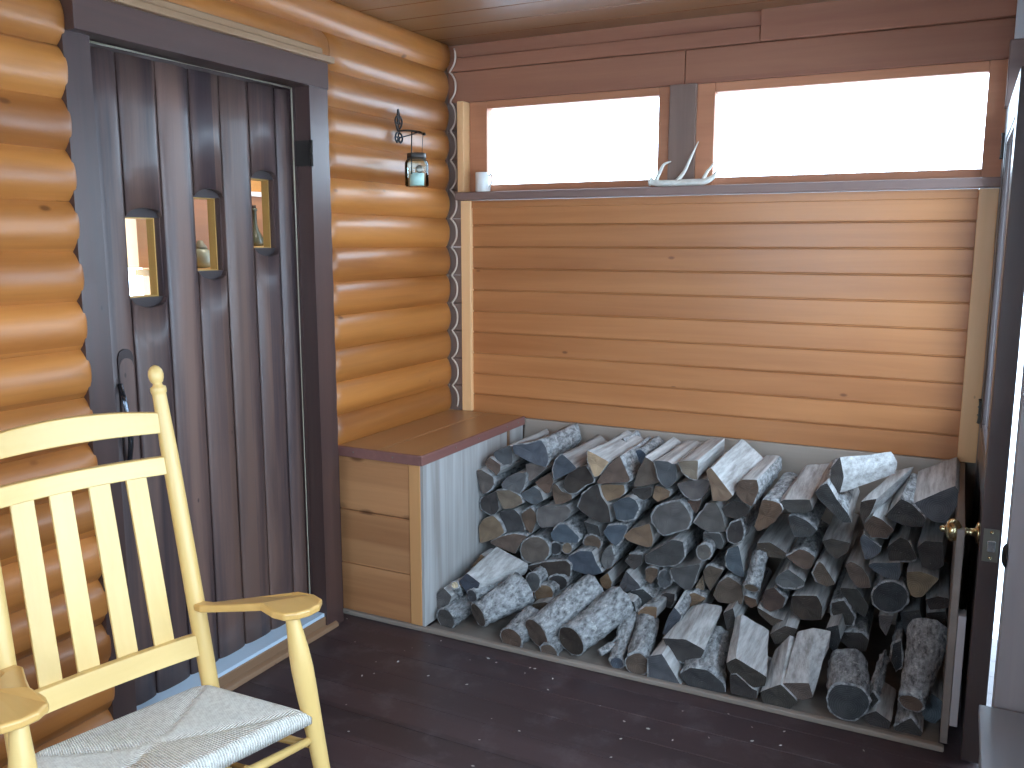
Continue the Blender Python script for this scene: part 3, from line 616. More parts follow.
('p',[(786,556.5),(799,549),(807,551),(815,557),(811.5,568),(805,570),(797,565.5)],-.51,.42,'b','T','dark brown log upper left of the blue-edged brown log'),
('p',[(776,577),(788,569),(804,581.5),(804,585),(796,588),(783,587),(775.5,582)],-.53,.43,'g','B','half log with a narrow bright tan split edge, right middle of the pile'),
('p',[(757,543),(770,542),(786,553),(785,559),(765,556.5),(756,550)],-.50,.42,'d','','long dark slab with a purplish top, middle right of the pile'),
('p',[(725.5,559),(729,548.5),(738.5,545.5),(744.5,575),(742,577.5),(733.5,573.5),(727.5,567.5)],-.54,.44,'u','L','blue-dark half log with a bright straight edge, middle of the pile'),
('y',(751.5,588),-.60,(761,553),-.48,.026,.026,'t','A','thin round pole sloping down toward the viewer, middle of the pile'),
('p',[(713,595),(718,583),(728,576),(741.5,586),(743.5,597),(742,605),(718,602)],-.54,.44,'b','T','tan-brown round-topped log beneath the blue-dark half log'),
('p',[(703,570.5),(709,565),(723.5,570),(717.5,580),(710,591),(705,582)],-.51,.42,'b','T','brown wedge log between the slate triangle and the blue-dark half log'),
('p',[(695.5,586),(703,575),(704.5,586),(704,590.5),(696,589.5)],-.50,.40,'t','','small tan sliver right of the big slate triangle log'),
('p',[(669.5,568.5),(700,564),(699,569.5),(692,589),(685,590.5),(675,582.5)],-.53,.43,'u','L','big slate-blue triangle log pointing down, under the white-flecked log'),
('r',(664.5,579),(6.6,8.6),-.51,.40,'u','A','small round bluish log left of the big slate triangle log'),
('p',[(645,569.5),(651,567),(658,569.5),(657,576),(651,584),(646.5,581)],-.50,.40,'b','T','small brown log left of the small round bluish log'),
('p',[(676,604),(682,596.5),(694,592.5),(707,598.5),(695,605),(681,610)],-.54,.42,'t','T','greenish-brown half log above the big front half log'),
('p',[(656,598),(665,592.5),(675,594),(674,602),(670,608),(661,606)],-.52,.40,'d','R','dark barky stub below the small round bluish log'),
('p',[(630.5,591),(643,589),(654,599),(653,604),(644,609),(632,604)],-.55,.42,'d','TR','dark brown half log just below the slate arrowhead log'),
('p',[(616.5,592),(625.5,571),(639,584),(641,588),(622,593)],-.55,.43,'u','R','slate arrowhead-shaped log in the lower middle of the pile'),
('p',[(624,561),(630,554),(642.5,555),(642,564),(634,570)],-.52,.41,'d','T','small dark log with a bluish bark top above the slate arrowhead'),
('p',[(599.5,579),(607.5,572.5),(612,582.5),(610,591),(602,586.5)],-.53,.41,'t','','narrow tan wedge standing behind the pale bark logs'),
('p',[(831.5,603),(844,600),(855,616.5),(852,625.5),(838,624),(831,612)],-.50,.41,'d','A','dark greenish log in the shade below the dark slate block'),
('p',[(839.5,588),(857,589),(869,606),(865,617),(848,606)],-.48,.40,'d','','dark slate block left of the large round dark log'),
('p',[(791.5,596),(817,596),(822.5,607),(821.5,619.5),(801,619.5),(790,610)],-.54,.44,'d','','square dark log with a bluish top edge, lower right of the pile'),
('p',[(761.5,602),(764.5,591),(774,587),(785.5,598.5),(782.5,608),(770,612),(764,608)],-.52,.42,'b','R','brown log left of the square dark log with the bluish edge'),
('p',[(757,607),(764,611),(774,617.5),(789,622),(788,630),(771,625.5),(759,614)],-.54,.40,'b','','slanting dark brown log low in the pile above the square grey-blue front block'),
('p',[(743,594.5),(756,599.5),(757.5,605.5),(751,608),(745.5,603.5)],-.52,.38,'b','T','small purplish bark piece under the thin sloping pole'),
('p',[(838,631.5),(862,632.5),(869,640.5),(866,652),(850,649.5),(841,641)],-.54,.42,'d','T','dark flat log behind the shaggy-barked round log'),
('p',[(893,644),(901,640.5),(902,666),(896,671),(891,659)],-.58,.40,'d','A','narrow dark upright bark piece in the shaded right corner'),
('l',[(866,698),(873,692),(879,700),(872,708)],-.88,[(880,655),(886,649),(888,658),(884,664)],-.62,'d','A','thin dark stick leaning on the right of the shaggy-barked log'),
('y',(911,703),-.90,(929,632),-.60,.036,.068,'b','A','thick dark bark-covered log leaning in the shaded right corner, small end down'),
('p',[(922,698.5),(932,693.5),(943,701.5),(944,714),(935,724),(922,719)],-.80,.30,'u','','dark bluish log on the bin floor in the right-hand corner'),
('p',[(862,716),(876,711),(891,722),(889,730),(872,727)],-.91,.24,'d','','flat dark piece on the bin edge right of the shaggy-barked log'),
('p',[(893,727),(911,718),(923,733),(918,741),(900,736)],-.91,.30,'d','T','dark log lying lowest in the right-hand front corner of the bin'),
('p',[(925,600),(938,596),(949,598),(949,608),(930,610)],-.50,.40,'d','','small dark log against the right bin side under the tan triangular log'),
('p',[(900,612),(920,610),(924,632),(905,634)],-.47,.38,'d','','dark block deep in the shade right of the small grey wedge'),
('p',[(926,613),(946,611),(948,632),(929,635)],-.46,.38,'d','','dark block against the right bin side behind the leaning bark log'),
# the loose front row, lying at angles on the bin floor
('l',[(459,581),(467,573),(480,583),(478,589),(467,593.5)],-.80,[(489,554),(496.5,546.5),(529,564),(525,575),(510,571)],-.56,'u','','pale slab tilted across the lower left corner near the grey bench side'),
('y',(472,596),-.82,(498,583),-.66,.026,.036,'u','A','short smooth pale round stick under the tilted pale slab'),
('y',(478,615),-.88,(523,590),-.68,.050,.076,'b','A','fat grey-barked round log with its hollow-looking end facing left'),
('y',(446,619),-.90,(466,604),-.76,.044,.044,'u','A','stubby bluish bark log in the very left corner of the bin'),
('p',[(432.5,598),(443.5,587.5),(452,596.5),(446.5,608.5),(437,609)],-.86,.16,'g','','square grey log end in the left corner against the bench side'),
('y',(455,585),-.85,(461,596),-.76,.014,.016,'c','A','thin stick with a cream cut end beside the tilted pale slab'),
('p',[(470,568),(481,554),(485,557),(477,565)],-.58,.10,'t','','brown bark sliver between the grey bench side and the tilted pale slab'),
('y',(536,633),-.91,(593,589),-.60,.060,.066,'b','A','longest pale bark log of the front row, running back to the right'),
('y',(571,641),-.92,(620,603),-.62,.060,.068,'d','A','thick pale bark log with a dark end beside the longest bark log'),
('y',(511,639),-.93,(533,617),-.76,.048,.050,'b','A','short round log with a brown end at the front edge below the fat grey log'),
('y',(549,652),-.935,(562,633),-.80,.034,.034,'b','A','small brown-ended stick at the front edge under the longest bark log'),
('y',(617,663),-.92,(629,618),-.62,.024,.038,'u','A','forked bluish branch left of the short upright bark log'),
('y',(637.5,664),-.93,(648,622),-.62,.044,.046,'b','A','smooth bluish bark log with a round brown end facing the floor'),
('p',[(648,656.5),(662,653.5),(682,687.5),(656,684.5),(648.5,681)],-.94,.26,'u','L','blue-grey three-cornered log end at the bin edge'),
('l',[(662,638),(686,639.5),(705,650),(701,658),(682.5,663),(671.5,655)],-.86,[(692,606),(706,603),(722,606),(722,616),(708,620),(697,614)],-.58,'d','B','big half log with a knot in its flat lilac top, middle of the front row'),
('l',[(679,674),(690,667.5),(707.5,670),(723,683),(726,692.5),(707.5,692.5),(687,685)],-.93,[(700,629),(708,624),(718,626),(729,631),(729,640),(716,641),(704,637)],-.62,'d','TR','half log with bright ribbed bark below the knotted flat-topped half log'),
('l',[(726,663),(736,658),(767,677),(765,686),(754,688),(729,672)],-.93,[(735,618),(742,614),(769,630),(768,642),(757,641),(737,627)],-.64,'d','','squared log with a smooth blue-grey top like a sawn beam'),
('p',[(729.5,675),(736,674),(752,689),(757,691),(757,699.5),(731,693)],-.94,.28,'d','','low dark log under the squared beam-like log'),
('l',[(760,692),(780.5,684),(798,701.5),(787,712.5),(765,708)],-.94,[(775,650),(790,635),(798,640),(796,655),(783,660)],-.68,'d','','dark-ended split log with a thin tan upright face, right of the squared log'),
('l',[(783,683),(809,683),(813,697),(802.5,700),(785,694)],-.93,[(797,632),(813,628),(831,631),(829,648),(805,648)],-.68,'b','','whitest split log of the front row, left of the shaggy-barked log'),
('y',(848,702),-.93,(847,664),-.68,.066,.064,'d','A','shaggy-barked fat round log at the right of the front row'),
('r',(544,594),(9,9),-.62,.30,'t','A','greenish-brown round end in the gap right of the fat grey round log'),
('r',(533,582),(7,9.5),-.62,.30,'u','A','bluish round stub directly behind the back of the fat grey round log'),
('p',[(532,604),(545,602),(553,606),(547,612),(534,611)],-.68,.26,'b','','reddish piece lying low between the fat grey log and the longest bark log'),
('r',(557,583),(10,7.5),-.56,.34,'d','A','dark round log under the long dark log lying flat'),
('p',[(662,634),(668,618),(674,607),(682,616),(677,626),(668,636)],-.72,.30,'u','R','narrow bluish wedge left of the knotted flat-topped half log'),
('p',[(723,613),(733,608),(737,626),(727,630)],-.62,.34,'d','','dark block showing between the knotted half log and the squared beam-like log'),
('p',[(623,598),(634,602),(637,616),(629,619)],-.62,.34,'d','R','dark piece just behind the thick pale bark log with a dark end'),
('p',[(637,613),(646,606),(657,607),(656,618),(644,621)],-.64,.34,'t','T','small tan log just behind the top of the smooth bluish bark log'),
('p',[(770,634),(785,626),(797,629),(792,640),(775,644)],-.62,.34,'d','','dark log in the gap behind the split log with a thin tan upright face'),
('p',[(826,628),(838,625),(841,640),(836,652),(827,645)],-.62,.34,'d','','dark piece in the gap between the whitest front log and the shaggy-barked log'),
('p',[(690,612),(700,606),(702,618),(694,624)],-.56,.36,'d','','dark block hidden low behind the back end of the knotted flat-topped half log'),
]
SKY, EXPO = 11.0, 0.07
# build the firewood
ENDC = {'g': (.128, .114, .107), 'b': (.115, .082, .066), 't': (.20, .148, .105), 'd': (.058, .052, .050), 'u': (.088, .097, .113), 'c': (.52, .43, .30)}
def firewood_mats():
    m, nt, b = newmat('sawn_end'); L = nt.links.new                    # growth rings, cracks and saw dirt
    tc = nd(nt, 'ShaderNodeTexCoord'); oi = nd(nt, 'ShaderNodeObjectInfo')
    sep = nd(nt, 'ShaderNodeSeparateXYZ'); L(tc.outputs['Object'], sep.inputs[0])
    n0 = nd(nt, 'ShaderNodeTexNoise', Scale=18., Detail=4.); L(tc.outputs['Object'], n0.inputs['Vector'])
    dx = mth(nt, 'ADD', sep.outputs[0], mth(nt, 'MULTIPLY', mth(nt, 'SUBTRACT', oi.outputs['Random'], .5), .05)); dz = mth(nt, 'ADD', sep.outputs[2], .02)
    rr = mth(nt, 'SQRT', mth(nt, 'ADD', mth(nt, 'MULTIPLY', dx, dx), mth(nt, 'MULTIPLY', dz, dz)))
    w = mth(nt, 'SINE', mth(nt, 'ADD', mth(nt, 'MULTIPLY', rr, 900.), mth(nt, 'MULTIPLY', n0.outputs[0], 10.)))
    f = mth(nt, 'ADD', mth(nt, 'MULTIPLY', w, .10), n0.outputs[0])
    c = mixc(nt, 1., oi.outputs['Color'], ramp(nt, f, [(.3, (.62, .60, .6)), (.7, (1.3, 1.28, 1.24))]), 'MULTIPLY')
    n3 = nd(nt, 'ShaderNodeTexNoise', Scale=260., Detail=2.); L(tc.outputs['Object'], n3.inputs['Vector'])
    c = mixc(nt, ramp(nt, n3.outputs[0], [(.70, (0, 0, 0)), (.76, (.5, .5, .5))]), c, (.5, .5, .5))
    L(c, b.inputs['Base Color']); b.inputs['Roughness'].default_value = .85; b.inputs['Specular IOR Level'].default_value = .2
    bp = nd(nt, 'ShaderNodeBump', Strength=.4, Distance=.004); L(f, bp.inputs['Height']); L(bp.outputs[0], b.inputs['Normal'])
    M['end'] = m
    def fibre(name, a, c2, sc, tint, bump, fleck=None):
        m, nt, b = newmat(name); L = nt.links.new
        tc = nd(nt, 'ShaderNodeTexCoord'); oi = nd(nt, 'ShaderNodeObjectInfo')
        off = nd(nt, 'ShaderNodeVectorMath', operation='ADD'); L(tc.outputs['Object'], off.inputs[0]); L(oi.outputs['Random'], off.inputs[1])
        mp = nd(nt, 'ShaderNodeMapping'); L(off.outputs[0], mp.inputs[0]); mp.inputs['Scale'].default_value = sc
        n = nd(nt, 'ShaderNodeTexNoise', Scale=1., Detail=6., Roughness=.68); L(mp.outputs[0], n.inputs['Vector'])
        c = ramp(nt, n.outputs[0], [(.34, c2), (.64, a)])
        c = mixc(nt, tint, c, mixc(nt, 1., c, mixc(nt, .5, oi.outputs['Color'], (.22, .22, .22)), 'MULTIPLY'), 'MIX') if tint else c
        if fleck:
            n3 = nd(nt, 'ShaderNodeTexNoise', Scale=fleck, Detail=4., Roughness=.7); L(off.outputs[0], n3.inputs['Vector'])
            c = mixc(nt, ramp(nt, n3.outputs[0], [(.58, (0, 0, 0)), (.68, (.8, .8, .8))]), c, (.62, .62, .60))
        L(c, b.inputs['Base Color']); b.inputs['Roughness'].default_value = .85; b.inputs['Specular IOR Level'].default_value = .2
        bp = nd(nt, 'ShaderNodeBump', Strength=bump, Distance=.008); L(n.outputs[0], bp.inputs['Height']); L(bp.outputs[0], b.inputs['Normal'])
        return m
    M['split'] = fibre('split_face', (.56, .55, .545), (.27, .255, .245), (45, 3, 45), 0, .5)
    M['bark'] = fibre('grey_bark', (.45, .455, .465), (.085, .083, .085), (60, 20, 60), 0, 1., 42.)
firewood_mats()

def edge_counts(pts, n):
    T = [(Vector(pts[(i+1) % len(pts)])-Vector(pts[i])).length for i in range(len(pts))]
    return [max(2, round(n*t/sum(T))) for t in T]
def resample(pts, n, counts=None):
    """closed outline -> about n points; every corner is kept and only just blunted"""
    counts = counts or edge_counts(pts, n); out = []
    for i, c in enumerate(counts):
        a, b, z = Vector(pts[i]), Vector(pts[(i+1) % len(pts)]), Vector(pts[i-1])
        for k in range(c):
            p = a.lerp(b, k/c)
            if k == 0: p = a*.80+(a.lerp(b, 1/c)+a.lerp(z, 1/counts[i-1]))*.10
            out.append(p)
    return out
def make_log(rings, bark, colour, label, seed, stub=None):
    """rings: list of closed outlines in room space from the sawn end backwards"""
    n = len(rings[0]); org = sum(rings[0], Vector())/n
    back = sum(rings[-1], Vector())/n; axis = (back-org).normalized()
    # which sides still carry bark
    isb = []
    for k in range(n):
        a, b = rings[0][k], rings[0][(k+1) % n]; m_ = (a+b)/2-org
        side = axis.cross(b-a); side = side if side.dot(m_) > 0 else -side
        side.normalize(); d = {'L': -side.x, 'R': side.x, 'T': side.z, 'B': -side.z}
        isb.append(bark == 'A' or any(d[s] > .62 for s in bark))
    o_rings = []
    for j, r_ in enumerate(rings):
        c = sum(r_, Vector())/n; t = j/(len(rings)-1); o = []
        for k, p in enumerate(r_):
            rad = (p-c).normalized()
            s = .0016*noise.noise((k*.9, seed, t*.7))+.004*noise.noise((k*.25, seed*1.7, t*2.2))
            if isb[k] or isb[k-1]: s += .0035*noise.noise((k*.8, seed*2.3, t*9))-(.004 if 0 < j < len(rings) else 0)
            if j == 0: s *= .35
            o.append(p+rad*s-org)
        o_rings.append(o)
    bm = bmesh.new(); V = [[bm.verts.new(p) for p in r_] for r_ in o_rings]
    for idx, r_ in ((0, V[0]), (-1, V[-1])):                           # sawn ends, slightly uneven
        c = bm.verts.new(sum((v.co for v in r_), Vector())/n + axis*(.0025*noise.noise((seed, idx, 2))))
        inner = [bm.verts.new(c.co.lerp(v.co, .55)+axis*.003*noise.noise((k*.5, seed, idx))) for k, v in enumerate(r_)]
        for k in range(n):
            k2 = (k+1) % n
            bm.faces.new((r_[k], r_[k2], inner[k2], inner[k])); bm.faces.new((inner[k], inner[k2], c))
    for f in bm.faces: f.material_index = 0
    for j in range(len(V)-1):
        for k in range(n):
            k2 = (k+1) % n; f = bm.faces.new((V[j][k], V[j][k2], V[j+1][k2], V[j+1][k])); f.material_index = 1
            f.smooth = isb[k]
    log = done('firewood_log', bm, ['end', 'split'], loc=org)
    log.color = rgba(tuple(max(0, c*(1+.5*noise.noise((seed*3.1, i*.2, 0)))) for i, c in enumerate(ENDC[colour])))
    tag(log, label, 'firewood', 'firewood stacked in the bin')
    if any(isb):
        bm = bmesh.new(); grid = {}
        def gv(j, k):
            k %= n
            if (j, k) not in grid:
                p = o_rings[j][k]; c = sum(o_rings[j], Vector())/n; rad = (p-c).normalized(); t = j/(len(rings)-1)
                h = .006+.006*noise.noise((k*.9+seed, t*9, seed))+.006*noise.noise((k*2.3, t*23, seed))*(1 if j else .4)
                e = isb[k] and isb[k-1]
                grid[(j, k)] = bm.verts.new(p+rad*(h if e else .001)+(axis*(.002+.003*noise.noise((k*1.3, seed, 4))) if j == 0 else Vector()))
            return grid[(j, k)]
        for k in range(n):
            if not isb[k]: continue
            for j in range(len(rings)-1):
                f = bm.faces.new((gv(j, k), gv(j, k+1), gv(j+1, k+1), gv(j+1, k))); f.smooth = True
            f = bm.faces.new((gv(0, k), gv(0, k+1), bm.verts.new(o_rings[0][(k+1) % n]*.985), bm.verts.new(o_rings[0][k]*.985)))
        bk = done('bark', bm, 'bark', log); bk.color = log.color; bk['label'] = 'rough grey bark'
    if stub:
        bm = bmesh.new(); tube(bm, [Vector(p)-org for p in stub[0]], stub[1], 14); s_ = done('side_branch', bm, ['bark'], log, smooth=True)
    return log
for idx, rec in enumerate(LOGS):
    kind, label, bark, col = rec[0], rec[-1], rec[-2], rec[-3]; seed = idx*3.77+1; nr = 14 if bark == 'A' else 10
    if kind in 'pr':
        y0 = rec[2] if kind == 'p' else rec[3]; ln = rec[3] if kind == 'p' else rec[4]
        pts = rec[1] if kind == 'p' else [(rec[1][0]+rec[2][0]*math.cos(a*PI/7), rec[1][1]-rec[2][1]*math.sin(a*PI/7)) for a in range(14)]
        ln = min(ln, -.024-y0)
        fr = resample([at(u, v, 'y', y0) for u, v in pts], 26)
        dx, dz = .035*noise.noise((seed, 1, 1))*ln/.4, 0
        # the sawn ends are not square to the room: tip each a little
        c = sum(fr, Vector())/len(fr); ta, tb = .22*noise.noise((seed, 7, 3)), .16*noise.noise((seed, 2, 9))
        rings = []
        for j in range(nr):
            t = j/(nr-1); rings.append([Vector((p.x+dx*t, p.y+ln*t+(1-t)*((p.x-c.x)*ta+(p.z-c.z)*tb), p.z+dz*t)) for p in fr])
        rings[-1] = [c+(p-c)*1 for p in rings[-1]]
    elif kind == 'l':
        pa, pb = [at(u, v, 'y', rec[2]) for u, v in rec[1]], [at(u, v, 'y', rec[4]) for u, v in rec[3]]
        cn = edge_counts(pa, 26); a = resample(pa, 26, cn); b = resample(pb, 26, cn)
        rings = [[p.lerp(q, j/(nr-1)) for p, q in zip(a, b)] for j in range(nr)]
    else:
        a, b = at(*rec[1], 'y', rec[2]), at(*rec[3], 'y', rec[4]); r0, r1 = rec[5], rec[6]
        u, v = frame_of(b-a); rings = []
        for j in range(nr):
            t = j/(nr-1); c = a.lerp(b, t); r_ = r0+(r1-r0)*t
            rings.append([c+(u*math.cos(2*PI*k/26)+v*math.sin(2*PI*k/26))*r_*(1+.10*noise.noise((math.cos(2*PI*k/26)*1.2+seed, math.sin(2*PI*k/26)*1.2, t*1.5))) for k in range(26)])
    stub = None
    if label.startswith('forked'):
        p0, p1 = at(621, 640, 'y', -.80), at(600, 653, 'y', -.90); stub = ([p0, p0.lerp(p1, .5), p1], [.019, .017, .015])
    make_log(rings, bark, col, label, seed, stub)

# ------------------------------------------------------------------ lantern on its iron wall bracket
hx = .052
hk = at(398, 131, 'x', hx)
t = thing('wall_bracket', 'black scrolled iron bracket on the log wall holding the jar lantern', 'bracket', hk)
bm = bmesh.new()
for s, w_, z0 in ((1, .016, .012), (-1, .016, .012)):
    tube(bm, bezier([(0, 0, 0), (.004, s*.018, .02), (.004, s*.026, .045), (.004, s*.012, .062), (.003, s*.004, .044), (.003, s*.012, .03)], 6), .0046, 6)
    tube(bm, bezier([(0, 0, -.005), (.004, s*.02, -.014), (.004, s*.028, -.034), (.004, s*.014, -.05), (.003, s*.004, -.036), (.003, s*.014, -.026)], 6), .0046, 6)
tube(bm, bezier([(.003, 0, .05), (.003, .007, .068), (.003, 0, .092), (.003, -.007, .068), (.003, 0, .05)], 6), .0042, 6)
tube(bm, [(.002, 0, -.05), (.002, 0, .08)], .004, 6)
done('scroll_plate', bm, 'iron', t)
e1 = at(424, 134, 'x', hx+.10)-hk
jc = at(417, 166, 'x', hx+.095)-hk
bm = bmesh.new(); tube(bm, bezier([(0, 0, 0), (.03, .03, .004), (.06, .09, .002), tuple(e1)], 6), .0042, 8)
lathe(bm, [(.007, -.006), (.008, 0), (.007, .006)], e1, (0, 0, 1), 10)
tube(bm, bezier([(0, 0, -.03), (.04, .035, -.016), (.055, .075, -.001)], 6), .0034, 6); done('arm', bm, 'iron', t)
top = at(417, 152, 'x', hx+.095); bot = at(417, 187, 'x', hx+.095); h = (top-bot).length*.97; R_ = h*.36
t = thing('jar_lantern', 'small glass jar lantern hanging from the iron wall bracket', 'lantern', bot)
bm = bmesh.new(); lathe(bm, [(.01, 0), (R_*.9, .001), (R_, .008), (R_, h*.68), (R_*.92, h*.76), (R_*.74, h*.82), (R_*.74, h*.98)], (0, 0, 0), seg=28); done('jar', bm, 'jarglass', t, smooth=True)
bm = bmesh.new(); lathe(bm, [(R_*.78, h*.84), (R_*.80, h*.85), (R_*.80, h*.97), (R_*.76, h*.99), (.004, h*.995)], (0, 0, 0), seg=28); tube(bm, [(R_*.80*math.cos(a*PI/10), R_*.80*math.sin(a*PI/10), h*.81) for a in range(21)], .002, 6); done('collar', bm, 'hinge', t)
bm = bmesh.new(); lathe(bm, [(R_*.6, .006), (R_*.62, h*.40), (R_*.52, h*.41), (.002, h*.40)], (0, 0, 0)); tube(bm, [(0, 0, h*.40), (.001, 0, h*.46)], .0012, 5); done('candle', bm, 'wax', t)
hz = (hk+e1).z-bot.z; bm = bmesh.new()
dy = (hk+e1).y-bot.y
tube(bm, [(0, R_*.8, h*.86), (0, min(dy, R_*1.05), hz-.002)], .0017, 6); tube(bm, [(0, -R_*.8, h*.36), (.002, -R_*.82, h*.86), (.002, -R_*.72, hz+.002)], .0028, 6); tube(bm, [(.002, -R_*.72, hz+.001), (0, min(dy, R_*1.05), hz-.001)], .0026, 6)
done('wire_hanger', bm, 'iron', t)
bm = bmesh.new(); lathe(bm, [(.016, 0), (.017, .002), (.012, .005), (.006, .006), (0, .007)], (R_*.72, -R_*.72, h*.5), (.7, -.7, 0)); done('ornament', bm, 'steel', t)

# ------------------------------------------------------------------ antler and mug on the window shelf
Yd = -.032
P = lambda u, v, dy=0: tuple(at(u, v, 'y', Yd+dy))
zf = 1.8665
t = thing('antler', 'shed deer antler with white tines on the window shelf before the post', 'antler', (0, 0, 0))
bm = bmesh.new()
main = bezier([P(650, 181.5), P(657, 183), P(668, 184), P(680, 184.4), P(694, 183.8, -.005), (P(706, 181, -.01)), P(713, 177, -.012), P(717.5, 170, -.012)], 6)
def taper(n, stops): 
    out = []
    for i in range(n):
        t_ = i/(n-1)*(len(stops)-1); k = min(int(t_), len(stops)-2); out.append(stops[k]+(stops[k+1]-stops[k])*(t_-k))
    return out
for p in main: p.z = max(p.z, zf+.0145)
tube(bm, main, taper(len(main), [.016, .015, .0145, .015, .015, .014, .010, .003]), 14)
lathe(bm, [(.012, -.006), (.019, -.003), (.019, .004), (.012, .008)], main[1], (main[1]-main[5]).normalized(), 16); done('beam', bm, 'bone', t, smooth=True)
def tine(pts, st):
    bm = bmesh.new(); p = bezier(pts, 6); tube(bm, p, taper(len(p), st), 12); done('tine', bm, 'bone', t, smooth=True)
tine([P(656, 180.5), P(660, 172, -.004), P(664, 164.5, -.008), P(671, 161.5, -.012)], [.009, .008, .006, .002])
tine([P(676, 182), P(684, 172, -.004), P(692, 155, -.01), P(698.5, 141.5, -.012)], [.011, .008, .005, .0015])
tine([P(703, 180, -.008), P(707, 172, -.012), P(711, 167, -.014), P(715, 160.5, -.015)], [.009, .007, .005, .0015])
mb = at(483, 193, 'y', -.02); mb.z = 1.8665
t = thing('mug', 'small white mug at the left end of the window shelf', 'mug', mb)
hm = at(483, 172.5, 'y', -.02).z-1.8665; rm = .037
bm = bmesh.new(); lathe(bm, [(.004, 0), (rm*.9, 0), (rm, .004), (rm, hm-.002), (rm-.001, hm), (rm-.003, hm-.002), (rm-.003, .006), (.002, .005)], (0, 0, 0), seg=28); done('cup', bm, 'mug', t, smooth=True)
bm = bmesh.new(); tube(bm, bezier([(rm-.002, -.004, hm*.82), (rm+.016, -.008, hm*.86), (rm+.018, -.008, hm*.5), (rm-.002, -.004, hm*.22)], 6), .004, 8); done('handle', bm, 'mug', t, smooth=True)

# ------------------------------------------------------------------ dark mat on the floor behind the chair
p0 = at(40, 738, 'z', 0); p1 = at(95, 728, 'z', 0)
bm = bmesh.new(); x0 = .085; pts = []
for a in range(7): pts.append((x0+.03-.03*math.cos(a*PI/12), -2.22+.03*math.sin(a*PI/12)-.03, 0.0006))
poly = [(x0, -2.95, .0006)]+pts+[(x0+.13, -2.22, .0006), (x0+.13, -2.95, .0006)]
prism(bm, poly, (0, 0, .02)); tag(done('door_mat', bm, 'rubber', bevel=.004), 'black rubber mat on the floor under the rocking chair beside the log wall', 'mat')

# ------------------------------------------------------------------ rocking chair
CH = dict(cx=.5204, cy=-2.5102, th=-.2303, wb=.2456, sp=-.0123, wf=.318, D=.335, t=.202, H=1.2891, ha=.6799, hs=.42)
t = thing('rocking_chair', 'pale ash slat-back rocking chair with a woven cord seat', 'chair', (CH['cx'], CH['cy'], 0), CH['th'])
def pb_(s, z, d=0): return Vector((-CH['t']*(z-CH['hs'])+d, s*(CH['wb']+CH['sp']*(z-CH['hs'])), z))
ang = math.atan(CH['t']); HS = CH['hs']
for s in (1, -1):                                                     # back posts with turned finials
    bm = bmesh.new(); zt = CH['H']
    ax = Vector((-CH['t'], s*CH['sp'], 1)).normalized(); o = pb_(s, 0.10); Lh = (zt-.10)/ax.z
    pr = [(.014, 0), (.020, .1), (.023, .30), (.024, .55), (.0225, Lh-.25), (.0185, Lh-.085), (.0185, Lh-.079), (.0205, Lh-.076), (.0215, Lh-.068), (.0205, Lh-.060), (.013, Lh-.056), (.012, Lh-.050), (.016, Lh-.046), (.0195, Lh-.036), (.0205, Lh-.026), (.018, Lh-.014), (.011, Lh-.004), (.002, Lh)]
    lathe(bm, pr, o, ax, 20); done('back_post', bm, 'ash', t)
def rail(z0, z1, crown, thick, name, inset=.010, bowd=.030):
    bm = bmesh.new(); n = 20; F_, B_ = [], []
    for i in range(n+1):
        q = -1+2*i/n; sh = 1-q*q; bow = -bowd*sh
        for zz, arr in ((z0+crown[0]*sh, 0), (z1+crown[1]*sh, 1)):
            p = pb_(1, zz); yy = q*(p.y-inset); 
            F_.append(Vector((p.x+bow+thick/2, yy, zz))); B_.append(Vector((p.x+bow-thick/2, yy, zz)))
    f = [bm.verts.new(p) for p in F_]; b = [bm.verts.new(p) for p in B_]
    for i in range(n):
        a0, a1, c0, c1 = 2*i, 2*i+1, 2*i+2, 2*i+3
        bm.faces.new((f[a0], f[c0], f[c1], f[a1])); bm.faces.new((b[a0], b[a1], b[c1], b[c0])); bm.faces.new((f[a1], f[c1], b[c1], b[a1])); bm.faces.new((f[a0], b[a0], b[c0], f[c0]))
    bm.faces.new((f[0], f[1], b[1], b[0])); bm.faces.new((f[-1], f[-2], b[-2], b[-1]))
    done(name, bm, 'ashy', t, bevel=.003)
rail(1.108, 1.163, (.004, .016), .020, 'top_rail')
rail(.998, 1.046, (.0, .0), .020, 'middle_rail')
rail(.505, .562, (.0, .0), .022, 'lower_rail', bowd=.012)
for k in range(4):                                                    # flat back slats
    q = (-.60, -.205, .205, .60)[k]; bm = bmesh.new(); n = 8; rows = []
    hw = .0275
    for i in range(n+1):
        z = .552+(1.003-.552)*i/n; p = pb_(1, z); bow = -.030*(1-q*q)
        rows.append([bm.verts.new((p.x+bow+dx, q*p.y+dy, z)) for dx, dy in ((.005, -hw), (.005, hw), (-.005, hw), (-.005, -hw))])
    for i in range(n):
        for j in range(4): bm.faces.new((rows[i][j], rows[i][(j+1) % 4], rows[i+1][(j+1) % 4], rows[i+1][j]))
    bm.faces.new(rows[0]); bm.faces.new(rows[-1][::-1]); done('back_slat', bm, 'ash', t, bevel=.002)
ha = CH['ha']; D, wf = .318, .345
def fp(s, z): return Vector((.268+.17*(.66-z), s*(.333+.06*(.66-z)), z))
